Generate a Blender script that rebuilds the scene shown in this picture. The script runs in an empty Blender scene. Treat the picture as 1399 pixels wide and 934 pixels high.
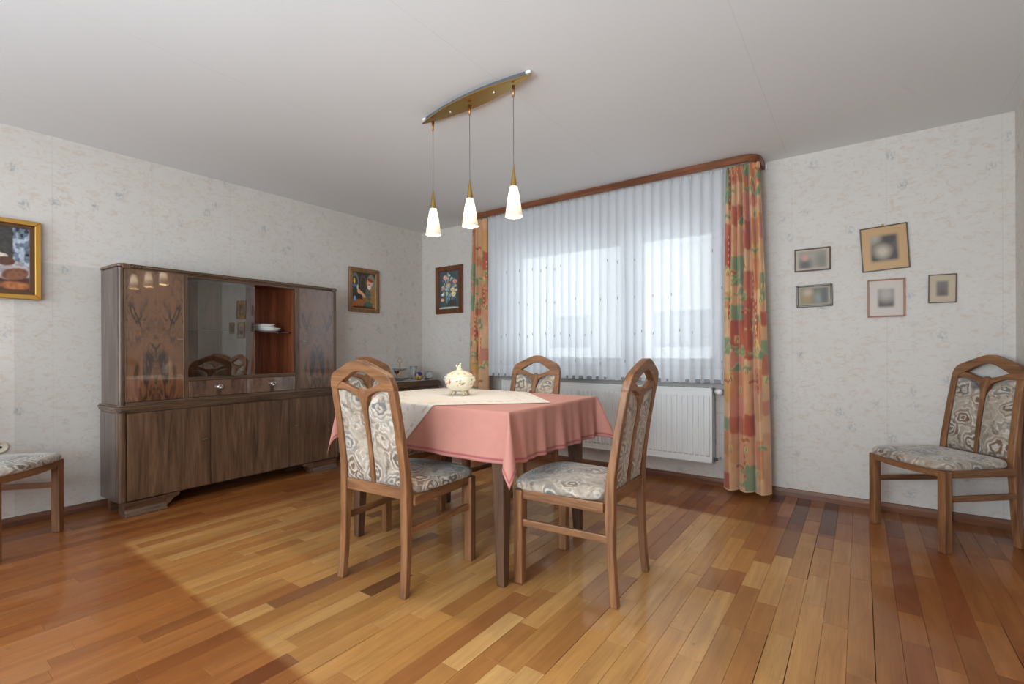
import bpy, bmesh, math, random
import numpy as np
from mathutils import Vector, Matrix
random.seed(7)
R = math.radians; PI = math.pi
S = bpy.context.scene
C = S.collection
W_, H_, NEAR = 4.844, 2.4, -5.7        # room width, height, y of the wall behind the camera

# ------------------------------------------------------------------ camera
FPX, YAW, ROLL, CY = 659.74, 0.6255333, -0.004049, 477.914
CAM = Vector((4.12386, -3.93016, 1.04389))
fw = Vector((-math.sin(YAW), math.cos(YAW), 0)); rt = Vector((math.cos(YAW), math.sin(YAW), 0)); up = Vector((0, 0, 1))
e1 = rt*math.cos(ROLL) + up*math.sin(ROLL); e2 = up*math.cos(ROLL) - rt*math.sin(ROLL)
cd = bpy.data.cameras.new('camera'); cam = bpy.data.objects.new('camera', cd); C.objects.link(cam)
cd.sensor_width = 36; cd.lens = FPX/1399*36; cd.shift_y = (CY-467)/1399; cd.clip_start = .05; cd.clip_end = 100
m = Matrix.Identity(4)
for i in range(3):
    m[i][0] = e1[i]; m[i][1] = e2[i]; m[i][2] = -fw[i]; m[i][3] = CAM[i]
cam.matrix_world = m
S.camera = cam

# ------------------------------------------------------------------ light and exposure
w = bpy.data.worlds.new('overcast sky'); S.world = w; w.use_nodes = True
wn = w.node_tree.nodes; bg = wn['Background']; bg.inputs[0].default_value = (.83, .93, 1, 1); bg.inputs[1].default_value = 2.95
def area(name, loc, rot, sx, sy, power, col=(1, 1, 1), portal=False):
    d = bpy.data.lights.new(name, 'AREA'); d.shape = 'RECTANGLE'; d.size = sx; d.size_y = sy; d.energy = power; d.color = col
    if portal: d.cycles.is_portal = True
    o = bpy.data.objects.new(name, d); C.objects.link(o); o.location = loc; o.rotation_euler = rot
    return o
area('sky_portal', (2.25, .27, 1.45), (R(-90), 0, 0), 2.1, 1.3, 1, portal=True)
area('fill_behind_camera', (2.1, NEAR+.06, 1.45), (R(90), 0, 0), 3.4, 2.0, 100, (.755, .89, 1))  # added soft fill in front of the rear wall, no opening modelled there
area('ceiling_fill', (3.5, -4.9, 1.1), (R(120), 0, R(-14)), .9, .6, 58, (.755, .89, 1))  # added unseen light aimed upward to brighten the ceiling
S.view_settings.view_transform = 'Standard'; S.view_settings.look = 'None'
S.view_settings.exposure = 0.2; S.view_settings.gamma = 1; S.view_settings.use_curve_mapping = False
S.cycles.max_bounces = 10; S.cycles.diffuse_bounces = 5; S.cycles.glossy_bounces = 4
S.cycles.transparent_max_bounces = 16; S.cycles.transmission_bounces = 6; S.cycles.sample_clamp_indirect = 6
S.cycles.caustics_reflective = False; S.cycles.caustics_refractive = False

# ------------------------------------------------------------------ material helpers
class NT:
    def __init__(s, name):
        s.m = bpy.data.materials.new(name); s.m.use_nodes = True; s.t = s.m.node_tree; s.n = s.t.nodes; s.l = s.t.links
        s.b = s.n['Principled BSDF']; s.out = s.n['Material Output']
    def put(s, node, sock, v):
        i = node.inputs[sock]
        if isinstance(v, bpy.types.NodeSocket): s.l.new(v, i)
        elif v is not None:
            if isinstance(v, (tuple, list)) and len(v) == 3 and i.type == 'RGBA': v = (*v, 1)
            i.default_value = v
    def set(s, **k):
        for a, v in k.items():
            s.put(s.b, {'col': 'Base Color', 'rough': 'Roughness', 'metal': 'Metallic', 'normal': 'Normal', 'coat': 'Coat Weight', 'coatr': 'Coat Roughness',
                        'sheen': 'Sheen Weight', 'spec': 'Specular IOR Level', 'em': 'Emission Color', 'ems': 'Emission Strength', 'trans': 'Transmission Weight', 'ior': 'IOR'}[a], v)
    def obj(s): return s.n.new('ShaderNodeTexCoord').outputs['Object']
    def gen(s): return s.n.new('ShaderNodeTexCoord').outputs['Generated']
    def map(s, v, sc=(1, 1, 1), loc=(0, 0, 0), rot=(0, 0, 0)):
        n = s.n.new('ShaderNodeMapping'); s.put(n, 0, v); n.inputs['Scale'].default_value = sc; n.inputs['Location'].default_value = loc; n.inputs['Rotation'].default_value = rot
        return n.outputs[0]
    def noise(s, v, sc=5, det=3, rough=.5, dist=0, col=False):
        n = s.n.new('ShaderNodeTexNoise'); s.put(n, 'Vector', v); n.inputs['Scale'].default_value = sc; n.inputs['Detail'].default_value = det
        n.inputs['Roughness'].default_value = rough; n.inputs['Distortion'].default_value = dist
        return n.outputs['Color' if col else 'Fac']
    def vor(s, v, sc=5, out='Distance', rnd=1):
        n = s.n.new('ShaderNodeTexVoronoi'); s.put(n, 'Vector', v); n.inputs['Scale'].default_value = sc; n.inputs['Randomness'].default_value = rnd
        return n.outputs[out]
    def mth(s, op, a, b=0.0, c=None, clamp=False):
        n = s.n.new('ShaderNodeMath'); n.operation = op; n.use_clamp = clamp; s.put(n, 0, a); s.put(n, 1, b)
        if c is not None: s.put(n, 2, c)
        return n.outputs[0]
    def vm(s, op, a, b):
        n = s.n.new('ShaderNodeVectorMath'); n.operation = op; s.put(n, 0, a)
        if op == 'SCALE': s.put(n, 'Scale', b)
        else: s.put(n, 1, b)
        return n.outputs[0]
    def ramp(s, f, st, interp='LINEAR'):
        n = s.n.new('ShaderNodeValToRGB'); s.put(n, 0, f); r = n.color_ramp; r.interpolation = interp
        while len(r.elements) < len(st): r.elements.new(.5)
        for e, (p, c) in zip(r.elements, st):
            e.position = p; e.color = (*c, 1) if len(c) == 3 else c
        return n.outputs[0]
    def mix(s, f, a, b, mode='MIX'):
        n = s.n.new('ShaderNodeMix'); n.data_type = 'RGBA'; n.blend_type = mode
        s.put(n, 0, f); s.put(n, 6, a); s.put(n, 7, b)
        return n.outputs[2]
    def attr(s, name, out='Color'):
        n = s.n.new('ShaderNodeAttribute'); n.attribute_name = name; return n.outputs[out]
    def sep(s, v):
        n = s.n.new('ShaderNodeSeparateXYZ'); s.put(n, 0, v); return n.outputs
    def comb(s, x, y, z):
        n = s.n.new('ShaderNodeCombineXYZ'); s.put(n, 0, x); s.put(n, 1, y); s.put(n, 2, z); return n.outputs[0]
    def bump(s, h, st=.3, d=.002):
        n = s.n.new('ShaderNodeBump'); s.put(n, 'Height', h); n.inputs['Strength'].default_value = st; n.inputs['Distance'].default_value = d
        s.put(s.b, 'Normal', n.outputs[0])
def plain(name, col, rough=.5, metal=0, **k):
    t = NT(name); t.set(col=col, rough=rough, metal=metal, **k); return t.m
def srgb(r, g, b):
    return tuple(((c/255+.055)/1.055)**2.4 if c > 10 else c/255/12.92 for c in (r, g, b))

M = {}
def wallpaper():
    t = NT('flecked wallpaper'); o = t.n.new('ShaderNodeNewGeometry').outputs['Position']
    base = t.mix(t.noise(o, 2.2, 2), srgb(206, 199, 191), srgb(216, 210, 203))
    big = t.noise(t.map(o, (1, 1, 1.9)), 17, 5, .65, 1.2)
    base = t.mix(t.ramp(big, [(.50, (0, 0, 0)), (.68, (.75,)*3)]), base, srgb(203, 186, 170))
    fl = t.noise(t.map(o, (1.2, 1.2, 1.7), (3, 5, 1)), 21, 5, .65, 1.5)
    base = t.mix(t.ramp(fl, [(.585, (0, 0, 0)), (.72, (.55,)*3)]), base, srgb(196, 166, 142))
    cell = t.vor(t.map(o, (1, 1, .8), rot=(.2, .3, .1)), 6.5)
    br = t.noise(t.map(o, (1, 1, .6), rot=(0, .6, 0)), 70, 3, .7)
    bl = t.mth('MULTIPLY', t.ramp(cell, [(.10, (1,)*3), (.22, (0,)*3)]), t.ramp(br, [(.46, (0,)*3), (.60, (1,)*3)]))
    base = t.mix(t.mth('MULTIPLY', bl, .6), base, srgb(142, 152, 160))
    p = t.sep(o)
    def lt(a, b): return t.mth('LESS_THAN', a, b)
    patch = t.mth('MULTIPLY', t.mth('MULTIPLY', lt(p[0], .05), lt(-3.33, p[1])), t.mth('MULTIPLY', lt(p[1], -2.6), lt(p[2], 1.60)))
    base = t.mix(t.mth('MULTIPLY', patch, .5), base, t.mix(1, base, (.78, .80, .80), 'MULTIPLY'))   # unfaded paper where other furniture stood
    seam = t.mth('LESS_THAN', t.mth('FRACT', t.mth('DIVIDE', t.mth('ADD', t.mth('ADD', p[0], p[1]), 10.05), .53)), .0045)
    base = t.mix(t.mth('MULTIPLY', seam, .3), base, srgb(165, 155, 146))
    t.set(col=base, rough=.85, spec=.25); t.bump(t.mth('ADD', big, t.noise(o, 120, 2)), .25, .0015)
    return t.m
M['wall'] = wallpaper()
def ceil_m():
    t = NT('white textured ceiling paper'); o = t.n.new('ShaderNodeNewGeometry').outputs['Position']
    x = t.sep(o)[0]
    seam = t.mth('LESS_THAN', t.mth('ABSOLUTE', t.mth('SUBTRACT', t.mth('FRACT', t.mth('DIVIDE', x, 1.06)), .5)), .0022)
    t.set(col=t.mix(t.mth('MULTIPLY', seam, t.mth('MULTIPLY', t.noise(o, 3), .5)), t.mix(t.noise(o, 1.3), srgb(222, 222, 220), srgb(228, 228, 227)), srgb(196, 196, 194)), rough=.95, spec=.1)
    t.bump(t.noise(o, 60, 4, .6), .25, .0016); return t.m
M['ceil'] = ceil_m()
def plank_m():
    t = NT('lacquered parquet boards'); o = t.n.new('ShaderNodeNewGeometry').outputs['Position']
    tint = t.attr('tint'); off = t.attr('grain')
    v = t.vm('ADD', o, t.vm('SCALE', off, 37.0))
    g = t.noise(t.map(v, (34, 1.6, 1)), 1.0, 5, .6, .4)
    fine = t.noise(t.map(v, (260, 7, 1)), 1, 3, .6)
    blotch = t.noise(t.map(v, (9, 3.4, 1)), 1, 4, .6, 1.0)
    c = t.mix(t.ramp(g, [(.32, (0,)*3), (.70, (1,)*3)]), t.mix(.42, tint, (.20, .07, .02)), tint)
    c = t.mix(t.mth('MULTIPLY', t.ramp(blotch, [(.45, (0,)*3), (.75, (1,)*3)]), .45), c, t.mix(.5, c, (.16, .06, .02)))
    c = t.mix(t.mth('MULTIPLY', t.ramp(fine, [(.5, (0,)*3), (.8, (1,)*3)]), .3), c, (.13, .05, .015))
    knot = t.ramp(t.vor(t.map(v, (1, .5, 1)), 5.5), [(.0, (1,)*3), (.03, (0,)*3)])
    c = t.mix(t.mth('MULTIPLY', knot, .8), c, (.06, .02, .008))
    # paler rectangle where a rug lay for years
    p = t.sep(o)
    def edge(val, sg, width):
        n = t.n.new('ShaderNodeMapRange'); t.put(n, 0, t.mth('MULTIPLY', val, sg)); n.inputs[1].default_value = 0; n.inputs[2].default_value = width; return n.outputs[0]
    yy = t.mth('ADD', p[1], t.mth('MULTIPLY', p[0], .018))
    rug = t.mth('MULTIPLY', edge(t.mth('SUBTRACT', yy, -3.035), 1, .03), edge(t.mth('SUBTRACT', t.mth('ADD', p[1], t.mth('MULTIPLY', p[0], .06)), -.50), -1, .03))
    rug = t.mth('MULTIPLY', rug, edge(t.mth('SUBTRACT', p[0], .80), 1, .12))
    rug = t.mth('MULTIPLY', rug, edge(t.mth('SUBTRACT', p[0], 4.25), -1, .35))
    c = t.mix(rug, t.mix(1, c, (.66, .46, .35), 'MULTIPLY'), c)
    t.set(col=c, rough=t.ramp(blotch, [(.3, (.34,)*3), (.8, (.48,)*3)]), coat=.42, coatr=.09, spec=.25)
    t.bump(t.mth('ADD', t.mth('MULTIPLY', t.noise(t.map(v, (6, 2.5, 1)), 1, 2), .6), t.mth('MULTIPLY', fine, .06)), .25, .0016)
    return t.m
M['plank'] = plank_m()
def wood(name, a, b, axis='z', sc=1, rough=.42, coat=.15, ring=1.0, gloss=.2):
    t = NT(name); o = t.obj()
    s_ = {'x': (2, 26, 26), 'y': (26, 2, 26), 'z': (26, 26, 2)}[axis]; f_ = {'x': (8, 190, 190), 'y': (190, 8, 190), 'z': (190, 190, 8)}[axis]
    s_ = tuple(q*sc for q in s_)
    g = t.noise(t.map(o, s_), ring, 4, .6, .8); f = t.noise(t.map(o, f_), 1, 2, .5)
    c = t.mix(t.ramp(g, [(.33, (0,)*3), (.66, (1,)*3)]), a, b)
    c = t.mix(t.mth('MULTIPLY', t.ramp(f, [(.5, (0,)*3), (.72, (1,)*3)]), .45), c, tuple(q*.42 for q in a))
    t.set(col=c, rough=rough, coat=coat, coatr=gloss, spec=.4); t.bump(f, .15, .0006); return t.m
OA, OB = srgb(102, 66, 41), srgb(150, 104, 67)
for ax in 'xyz': M['oak_'+ax] = wood('warm oak '+ax, OA, OB, ax)
WA, WB = srgb(70, 50, 37), srgb(112, 84, 62)
for ax in 'xyz': M['wal_'+ax] = wood('dark stained oak '+ax, WA, WB, ax, rough=.33, coat=.5, gloss=.12)
M['side'] = wood('greyed dark oak', srgb(74, 60, 54), srgb(112, 95, 86), 'z', rough=.4, coat=.4)
M['inner'] = wood('reddish brown cabinet interior', srgb(104, 52, 30), srgb(140, 78, 48), 'z', rough=.5, coat=.1)
M['base'] = wood('brown skirting wood', srgb(98, 56, 32), srgb(134, 82, 50), 'x', rough=.45)
M['basey'] = wood('brown skirting wood along', srgb(78, 46, 30), srgb(112, 68, 44), 'y', rough=.45)
M['cornice'] = wood('reddish brown cornice wood', srgb(104, 58, 32), srgb(142, 86, 50), 'x', rough=.4)
M['tleg'] = wood('dark brown table wood', srgb(66, 44, 32), srgb(100, 70, 50), 'z', rough=.4)
def burl(name, dark, light, amp=1.0):
    t = NT(name); o = t.obj(); p = t.sep(o)
    v = t.comb(0.0, t.mth('ABSOLUTE', p[1]), p[2])               # book matched about the middle of the door
    wob = t.noise(t.map(v, (1, 6, 3.2)), 1, 4, .6, 1.6)
    f = t.mth('SINE', t.mth('ADD', t.mth('MULTIPLY', wob, 34*amp), t.mth('MULTIPLY', t.mth('ABSOLUTE', p[1]), 46)))
    f = t.mth('MULTIPLY_ADD', f, .5, .5)
    c = t.mix(t.mth('MULTIPLY', f, t.ramp(t.noise(t.map(v, (1, 9, 5)), 1, 3), [(.35, (0,)*3), (.62, (1,)*3)])), light, dark)
    c = t.mix(t.mth('MULTIPLY', t.noise(t.map(o, (60, 60, 5)), 1, 3), .5), c, dark)
    t.set(col=c, rough=.28, coat=1, coatr=.04, spec=.5); t.b.inputs['Coat IOR'].default_value = 1.95; t.bump(f, .04, .0004); return t.m
M['burl'] = burl('book matched walnut burl', srgb(36, 22, 16), srgb(126, 84, 52))
M['burl2'] = burl('striped walnut drawer veneer', srgb(56, 40, 34), srgb(122, 92, 74), .5)
def fabric():
    t = NT('taupe upholstery with rose and agate swirls'); o = t.obj()
    w1 = t.vm('SCALE', t.vm('SUBTRACT', t.noise(o, 9, 2, .5, 0, True), (.5, .5, .5)), .10)
    w2 = t.vm('SCALE', t.vm('SUBTRACT', t.noise(o, 26, 2, .5, 0, True), (.5, .5, .5)), .028)
    v = t.vm('ADD', t.vm('ADD', o, w1), w2)
    d = t.vor(v, 9.0); cc = t.vor(v, 9.0, 'Color')
    n1 = t.noise(v, 16, 3, .55, .8)
    rings = t.mth('MULTIPLY_ADD', t.mth('SINE', t.mth('ADD', t.mth('MULTIPLY', d, 32), t.mth('MULTIPLY', n1, 11))), .5, .5)
    base = t.ramp(t.noise(v, 13, 3, .6, 1.0), [(.32, srgb(112, 96, 82)), (.45, srgb(164, 149, 132)), (.58, srgb(178, 165, 148)), (.72, srgb(124, 120, 112))])
    cs = t.sep(cc)
    ink = t.mix(t.mth('GREATER_THAN', cs[0], .62), srgb(82, 66, 56), t.mix(t.mth('GREATER_THAN', cs[1], .72), srgb(92, 96, 98), srgb(100, 66, 48)))
    mask = t.mth('MULTIPLY', t.ramp(rings, [(.46, (0,)*3), (.66, (1,)*3)]), t.ramp(d, [(.30, (1,)*3), (.62, (.12,)*3)]))
    c = t.mix(t.mth('MULTIPLY', mask, .85), base, ink)
    li = t.mth('MULTIPLY', t.ramp(rings, [(.06, (1,)*3), (.22, (0,)*3)]), t.ramp(n1, [(.45, (0,)*3), (.6, (1,)*3)]))
    c = t.mix(t.mth('MULTIPLY', li, .6), c, srgb(214, 208, 198))
    sp = t.ramp(t.vor(t.vm('ADD', o, w2), 17), [(.12, (1,)*3), (.18, (0,)*3)])
    c = t.mix(t.mth('MULTIPLY', sp, .55), c, srgb(132, 98, 66))
    t.set(col=c, rough=.8, sheen=.3, spec=.2); t.bump(t.noise(o, 420, 2), .25, .0006); return t.m
M['fabric'] = fabric()
def cloth(name, attr=None, col=None, rough=.85, weave=500, sheen=.3):
    t = NT(name); o = t.obj(); c = t.attr(attr) if attr else col
    t.set(col=t.mix(t.mth('MULTIPLY', t.noise(o, 60, 3), .12), c, (.25, .18, .15)), rough=rough, sheen=sheen, spec=.2); t.bump(t.noise(o, weave, 2), .2, .0005); return t.m
M['pink'] = cloth('pink tablecloth', 'paint', sheen=.1); M['lace'] = cloth('white embroidered cloth', 'paint', sheen=.1)
M['curtain'] = cloth('patchwork print curtain', 'paint', rough=.7)
def paint(name, rough=.5, coat=.0):
    t = NT(name); t.set(col=t.attr('paint'), rough=rough, coat=coat, coatr=.05); return t.m
M['paint'] = paint('painted picture surface', .45, .0); M['photo'] = paint('photograph print', .5, .2)
M['china'] = paint('painted cream porcelain', .2, .5); M['enamel'] = paint('painted enamel', .25, .5)
def sheer_m():
    t = NT('white sheer net'); L = t.l; n = t.n
    tr = n.new('ShaderNodeBsdfTransparent'); tl = n.new('ShaderNodeBsdfTranslucent'); df = n.new('ShaderNodeBsdfDiffuse')
    tl.inputs[0].default_value = (.93, .94, .96, 1); df.inputs[0].default_value = (.90, .91, .93, 1)
    a = n.new('ShaderNodeMixShader'); a.inputs[0].default_value = .58; L.new(tl.outputs[0], a.inputs[1]); L.new(df.outputs[0], a.inputs[2])
    b = n.new('ShaderNodeMixShader'); z = t.sep(t.obj())[2]
    hem = t.mth('GREATER_THAN', .105, t.mth('SUBTRACT', z, .79)); hem = t.mth('MULTIPLY_ADD', hem, .06, .88)
    L.new(hem, b.inputs[0]); L.new(tr.outputs[0], b.inputs[1]); L.new(a.outputs[0], b.inputs[2]); L.new(b.outputs[0], t.out.inputs[0]); return t.m
M['sheer'] = sheer_m()
def thin_glass(name, tint=(1, 1, 1), ior=1.45, rough=0.0, extra=0.0):
    t = NT(name); L = t.l; n = t.n
    tr = n.new('ShaderNodeBsdfTransparent'); tr.inputs[0].default_value = (*tint, 1); g = n.new('ShaderNodeBsdfGlossy'); g.inputs['Roughness'].default_value = rough
    fr = n.new('ShaderNodeFresnel'); fr.inputs[0].default_value = ior; x = n.new('ShaderNodeMixShader')
    L.new(t.mth('ADD', fr.outputs[0], extra, clamp=True), x.inputs[0]); L.new(tr.outputs[0], x.inputs[1]); L.new(g.outputs[0], x.inputs[2]); L.new(x.outputs[0], t.out.inputs[0]); return t.m
M['glass'] = thin_glass('clear window glass'); M['cabglass'] = thin_glass('cabinet sliding glass', (.95, .98, .97), 1.5, 0, .05)
def crystal_m():
    m_ = thin_glass('clear crystal', (.97, .98, .98), 1.45, .12, .03); t = m_.node_tree; o = t.nodes['Material Output']; src = o.inputs[0].links[0].from_socket
    d = t.nodes.new('ShaderNodeBsdfDiffuse'); d.inputs[0].default_value = (.85, .88, .88, 1); x = t.nodes.new('ShaderNodeMixShader'); x.inputs[0].default_value = .22
    t.links.new(src, x.inputs[1]); t.links.new(d.outputs[0], x.inputs[2]); t.links.new(x.outputs[0], o.inputs[0]); return m_
M['crystal'] = crystal_m()
M['orange'] = thin_glass('orange tinted glass', (.9, .36, .2), 1.6, .05, .05)
M['brass'] = plain('brushed brass', srgb(190, 158, 92), .28, 1); M['brassw'] = plain('coppery brass', srgb(190, 138, 88), .35, 1)
M['chrome'] = plain('polished metal', (.75, .76, .78), .15, 1); M['steel'] = plain('dull nickel', (.42, .39, .34), .3, 1)
M['black'] = plain('black lacquer', (.012, .012, .014), .35); M['wire'] = plain('grey cord', (.10, .10, .10), .6)
M['white'] = plain('white enamel paint', srgb(232, 233, 232), .35); M['rad'] = plain('white radiator enamel', srgb(222, 222, 220), .38)
M['cream'] = plain('cream plastic', srgb(214, 204, 180), .4); M['grey'] = plain('grey stone window sill', srgb(128, 130, 134), .5)
M['slot'] = plain('dark gap', (.02, .018, .015), .8); M['subfl'] = plain('dark underfloor', (.03, .018, .01), .9)
M['gold'] = plain('aged gold frame', srgb(196, 150, 74), .35, .75); M['goldd'] = plain('dark bronze frame', srgb(96, 66, 40), .45, .3)
M['frame'] = wood('reddish picture frame wood', srgb(92, 50, 26), srgb(122, 72, 42), 'z')
M['framel'] = wood('light brown picture frame', srgb(112, 80, 52), srgb(156, 116, 78), 'z')
M['pewter'] = plain('dark pewter frame', srgb(96, 88, 80), .4, .5); M['copper'] = plain('copper coloured frame', srgb(156, 108, 80), .45, .2)
M['brfr'] = plain('thin brown frame', srgb(98, 72, 58), .5)
M['facade'] = plain('white render', srgb(225, 224, 220), .9); M['shutter'] = plain('grey roller shutter', srgb(150, 150, 150), .7)
M['plate'] = plain('white glazed china', srgb(232, 230, 224), .2, coat=.5)
def shade_m():
    t = NT('glowing alabaster glass'); o = t.obj(); z = t.sep(o)[2]
    n = t.noise(o, 30, 4, .6, 1)
    g = t.ramp(t.mth('DIVIDE', z, .15), [(0, (.10,)*3), (.3, (.22,)*3), (.62, (1,)*3), (1, (.35,)*3)])
    t.set(col=srgb(240, 226, 200), rough=.35, em=(1, .80, .52), ems=t.mth('MULTIPLY', t.mth('MULTIPLY', g, t.mth('MULTIPLY_ADD', n, 1.0, .5)), 3.0)); return t.m
M['shade'] = shade_m()

# ------------------------------------------------------------------ mesh helpers
def link(name, me, mat, parent=None, loc=None, rot=None):
    o = bpy.data.objects.new(name, me); C.objects.link(o)
    if mat is not None and not me.materials: me.materials.append(mat if not isinstance(mat, str) else M[mat])
    if parent: o.parent = parent
    if loc: o.location = loc
    if rot: o.rotation_euler = rot
    return o
def tag(o, label, cat, group=None, kind=None):
    o['label'] = label; o['category'] = cat
    if group: o['group'] = group
    if kind: o['kind'] = kind
    return o
def empty(name, loc=(0, 0, 0), rz=0):
    o = bpy.data.objects.new(name, None); C.objects.link(o); o.location = loc; o.rotation_euler = (0, 0, rz); o.empty_display_size = .1; return o
class MB:
    def __init__(s): s.v = []; s.f = []
    def add(s, vs, fs):
        k = len(s.v); s.v += [tuple(q) for q in vs]; s.f += [tuple(i+k for i in f) for f in fs]; return s
    def box(s, a, b):
        x0, y0, z0 = a; x1, y1, z1 = b
        return s.add([(x0, y0, z0), (x1, y0, z0), (x1, y1, z0), (x0, y1, z0), (x0, y0, z1), (x1, y0, z1), (x1, y1, z1), (x0, y1, z1)],
                     [(0, 3, 2, 1), (4, 5, 6, 7), (0, 1, 5, 4), (1, 2, 6, 5), (2, 3, 7, 6), (3, 0, 4, 7)])
    def rings(s, rings, cap=True):
        n = len(rings[0]); vs = [p for r in rings for p in r]; fs = []
        for i in range(len(rings)-1):
            for j in range(n): fs.append((i*n+j, i*n+(j+1) % n, (i+1)*n+(j+1) % n, (i+1)*n+j))
        if cap: fs.append(tuple(range(n))[::-1]); fs.append(tuple((len(rings)-1)*n+j for j in range(n)))
        return s.add(vs, fs)
    def sweep(s, pts, hw, hd):         # square bar through pts (roughly vertical); half width x, half depth y per point
        rr = []
        for i, (x, y, z) in enumerate(pts):
            a = hw[i] if isinstance(hw, (list, tuple)) else hw; b = hd[i] if isinstance(hd, (list, tuple)) else hd
            rr.append([(x-a, y-b, z), (x+a, y-b, z), (x+a, y+b, z), (x-a, y+b, z)])
        return s.rings(rr)
    def lathe(s, prof, n=24, c=(0, 0, 0), sx=1, sy=1, cap=False):
        rr = [[(c[0]+r*math.cos(2*PI*j/n)*sx, c[1]+r*math.sin(2*PI*j/n)*sy, c[2]+z) for j in range(n)] for r, z in prof]
        return s.rings(rr, cap)
    def tube(s, pts, r, n=8, closed=False):
        pts = [Vector(p) for p in pts]; rr = []
        for i, p in enumerate(pts):
            a = pts[max(i-1, 0)] if not closed else pts[i-1]; b = pts[min(i+1, len(pts)-1)] if not closed else pts[(i+1) % len(pts)]
            d = (b-a).normalized(); u = d.orthogonal().normalized() if abs(d.z) < .99 else Vector((1, 0, 0))
            if abs(d.z) < .99: u = d.cross(Vector((0, 0, 1))).normalized()
            v = d.cross(u); q = r[i] if isinstance(r, (list, tuple)) else r
            rr.append([tuple(p+(u*math.cos(2*PI*j/n)+v*math.sin(2*PI*j/n))*q) for j in range(n)])
        if closed: rr.append(rr[0])
        return s.rings(rr, not closed)
    def prism(s, poly, d0, d1, ax='y'):
        f = {'y': lambda p, d: (p[0], d, p[1]), 'x': lambda p, d: (d, p[0], p[1]), 'z': lambda p, d: (p[0], p[1], d)}[ax]
        return s.rings([[f(p, d0) for p in poly], [f(p, d1) for p in poly]])
    def band(s, outer, inner, y0, y1):   # frame strip between two matched polylines in x-z, thick in y
        n = len(outer); vs = [(p[0], y, p[1]) for y in (y0, y1) for q in (outer, inner) for p in q]; fs = []
        o0, i0, o1, i1 = 0, n, 2*n, 3*n
        for k in range(n-1):
            fs += [(o0+k, o0+k+1, i0+k+1, i0+k), (o1+k, i1+k, i1+k+1, o1+k+1), (o0+k, o1+k, o1+k+1, o0+k+1), (i0+k, i0+k+1, i1+k+1, i1+k)]
        fs += [(o0, i0, i1, o1), (o0+n-1, o1+n-1, i1+n-1, i0+n-1)]
        return s.add(vs, fs)
    def mesh(s, name, smooth=False, tf=None):
        me = bpy.data.meshes.new(name); v = s.v if tf is None else [tf(*p) for p in s.v]
        me.from_pydata(v, [], s.f); me.update()
        bm = bmesh.new(); bm.from_mesh(me); bmesh.ops.recalc_face_normals(bm, faces=bm.faces); bm.to_mesh(me); bm.free()
        if smooth: me.polygons.foreach_set('use_smooth', [True]*len(me.polygons))
        return me
    def build(s, name, mat, parent=None, smooth=False, bevel=0, tf=None, loc=None, rot=None, seg=2, sub=0):
        o = link(name, s.mesh(name, smooth or sub > 0, tf), mat, parent, loc, rot)
        if bevel:
            b = o.modifiers.new('bevel', 'BEVEL'); b.width = bevel; b.segments = seg; b.limit_method = 'ANGLE'; b.angle_limit = R(40)
        if sub:
            b = o.modifiers.new('sub', 'SUBSURF'); b.levels = sub; b.render_levels = sub
        return o
def box(name, mat, a, b, parent=None, bevel=0, **k): return MB().box(a, b).build(name, mat, parent, bevel=bevel, **k)
def grid_mesh(name, X, Y, Z, col=None):
    ny, nx = X.shape; co = np.stack([X, Y, Z], -1).reshape(-1, 3).astype(np.float32)
    me = bpy.data.meshes.new(name); a = (np.arange(ny-1)[:, None]*nx+np.arange(nx-1)[None]).reshape(-1)
    q = np.stack([a, a+1, a+nx+1, a+nx], -1).astype(np.int32); me.vertices.add(len(co)); me.vertices.foreach_set('co', co.ravel())
    me.loops.add(q.size); me.loops.foreach_set('vertex_index', q.ravel()); me.polygons.add(len(q))
    me.polygons.foreach_set('loop_start', np.arange(len(q), dtype=np.int32)*4); me.polygons.foreach_set('use_smooth', np.ones(len(q), bool)); me.update(calc_edges=True)
    if col is not None: vcol(me, col.reshape(-1, 3))
    return me
def vcol(me, c):
    at = me.color_attributes.new('paint', 'FLOAT_COLOR', 'POINT')
    d = np.ones((len(c), 4), np.float32); d[:, :3] = c; at.data.foreach_set('color', d.ravel())
def struct(o): o['kind'] = 'structure'; return o
def copy_tree(o, parent=None):
    c = o.copy(); C.objects.link(c); c.parent = parent
    for ch in [q for q in o.children]: copy_tree(ch, c)
    return c
def L(*rgb): return np.array(srgb(*rgb))
def vnoise(shape, cell, seed):        # smooth value noise on a raster
    r = np.random.RandomState(seed); ny, nx = shape; gy = np.linspace(0, ny/cell, ny); gx = np.linspace(0, nx/cell, nx)
    g = r.rand(int(ny/cell)+3, int(nx/cell)+3); iy = gy.astype(int); ix = gx.astype(int); fy = (gy-iy)[:, None]; fx = (gx-ix)[None]
    fy = fy*fy*(3-2*fy); fx = fx*fx*(3-2*fx); a = g[np.ix_(iy, ix)]; b = g[np.ix_(iy, ix+1)]; c = g[np.ix_(iy+1, ix)]; d = g[np.ix_(iy+1, ix+1)]
    return (a*(1-fx)+b*fx)*(1-fy)+(c*(1-fx)+d*fx)*fy

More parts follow.
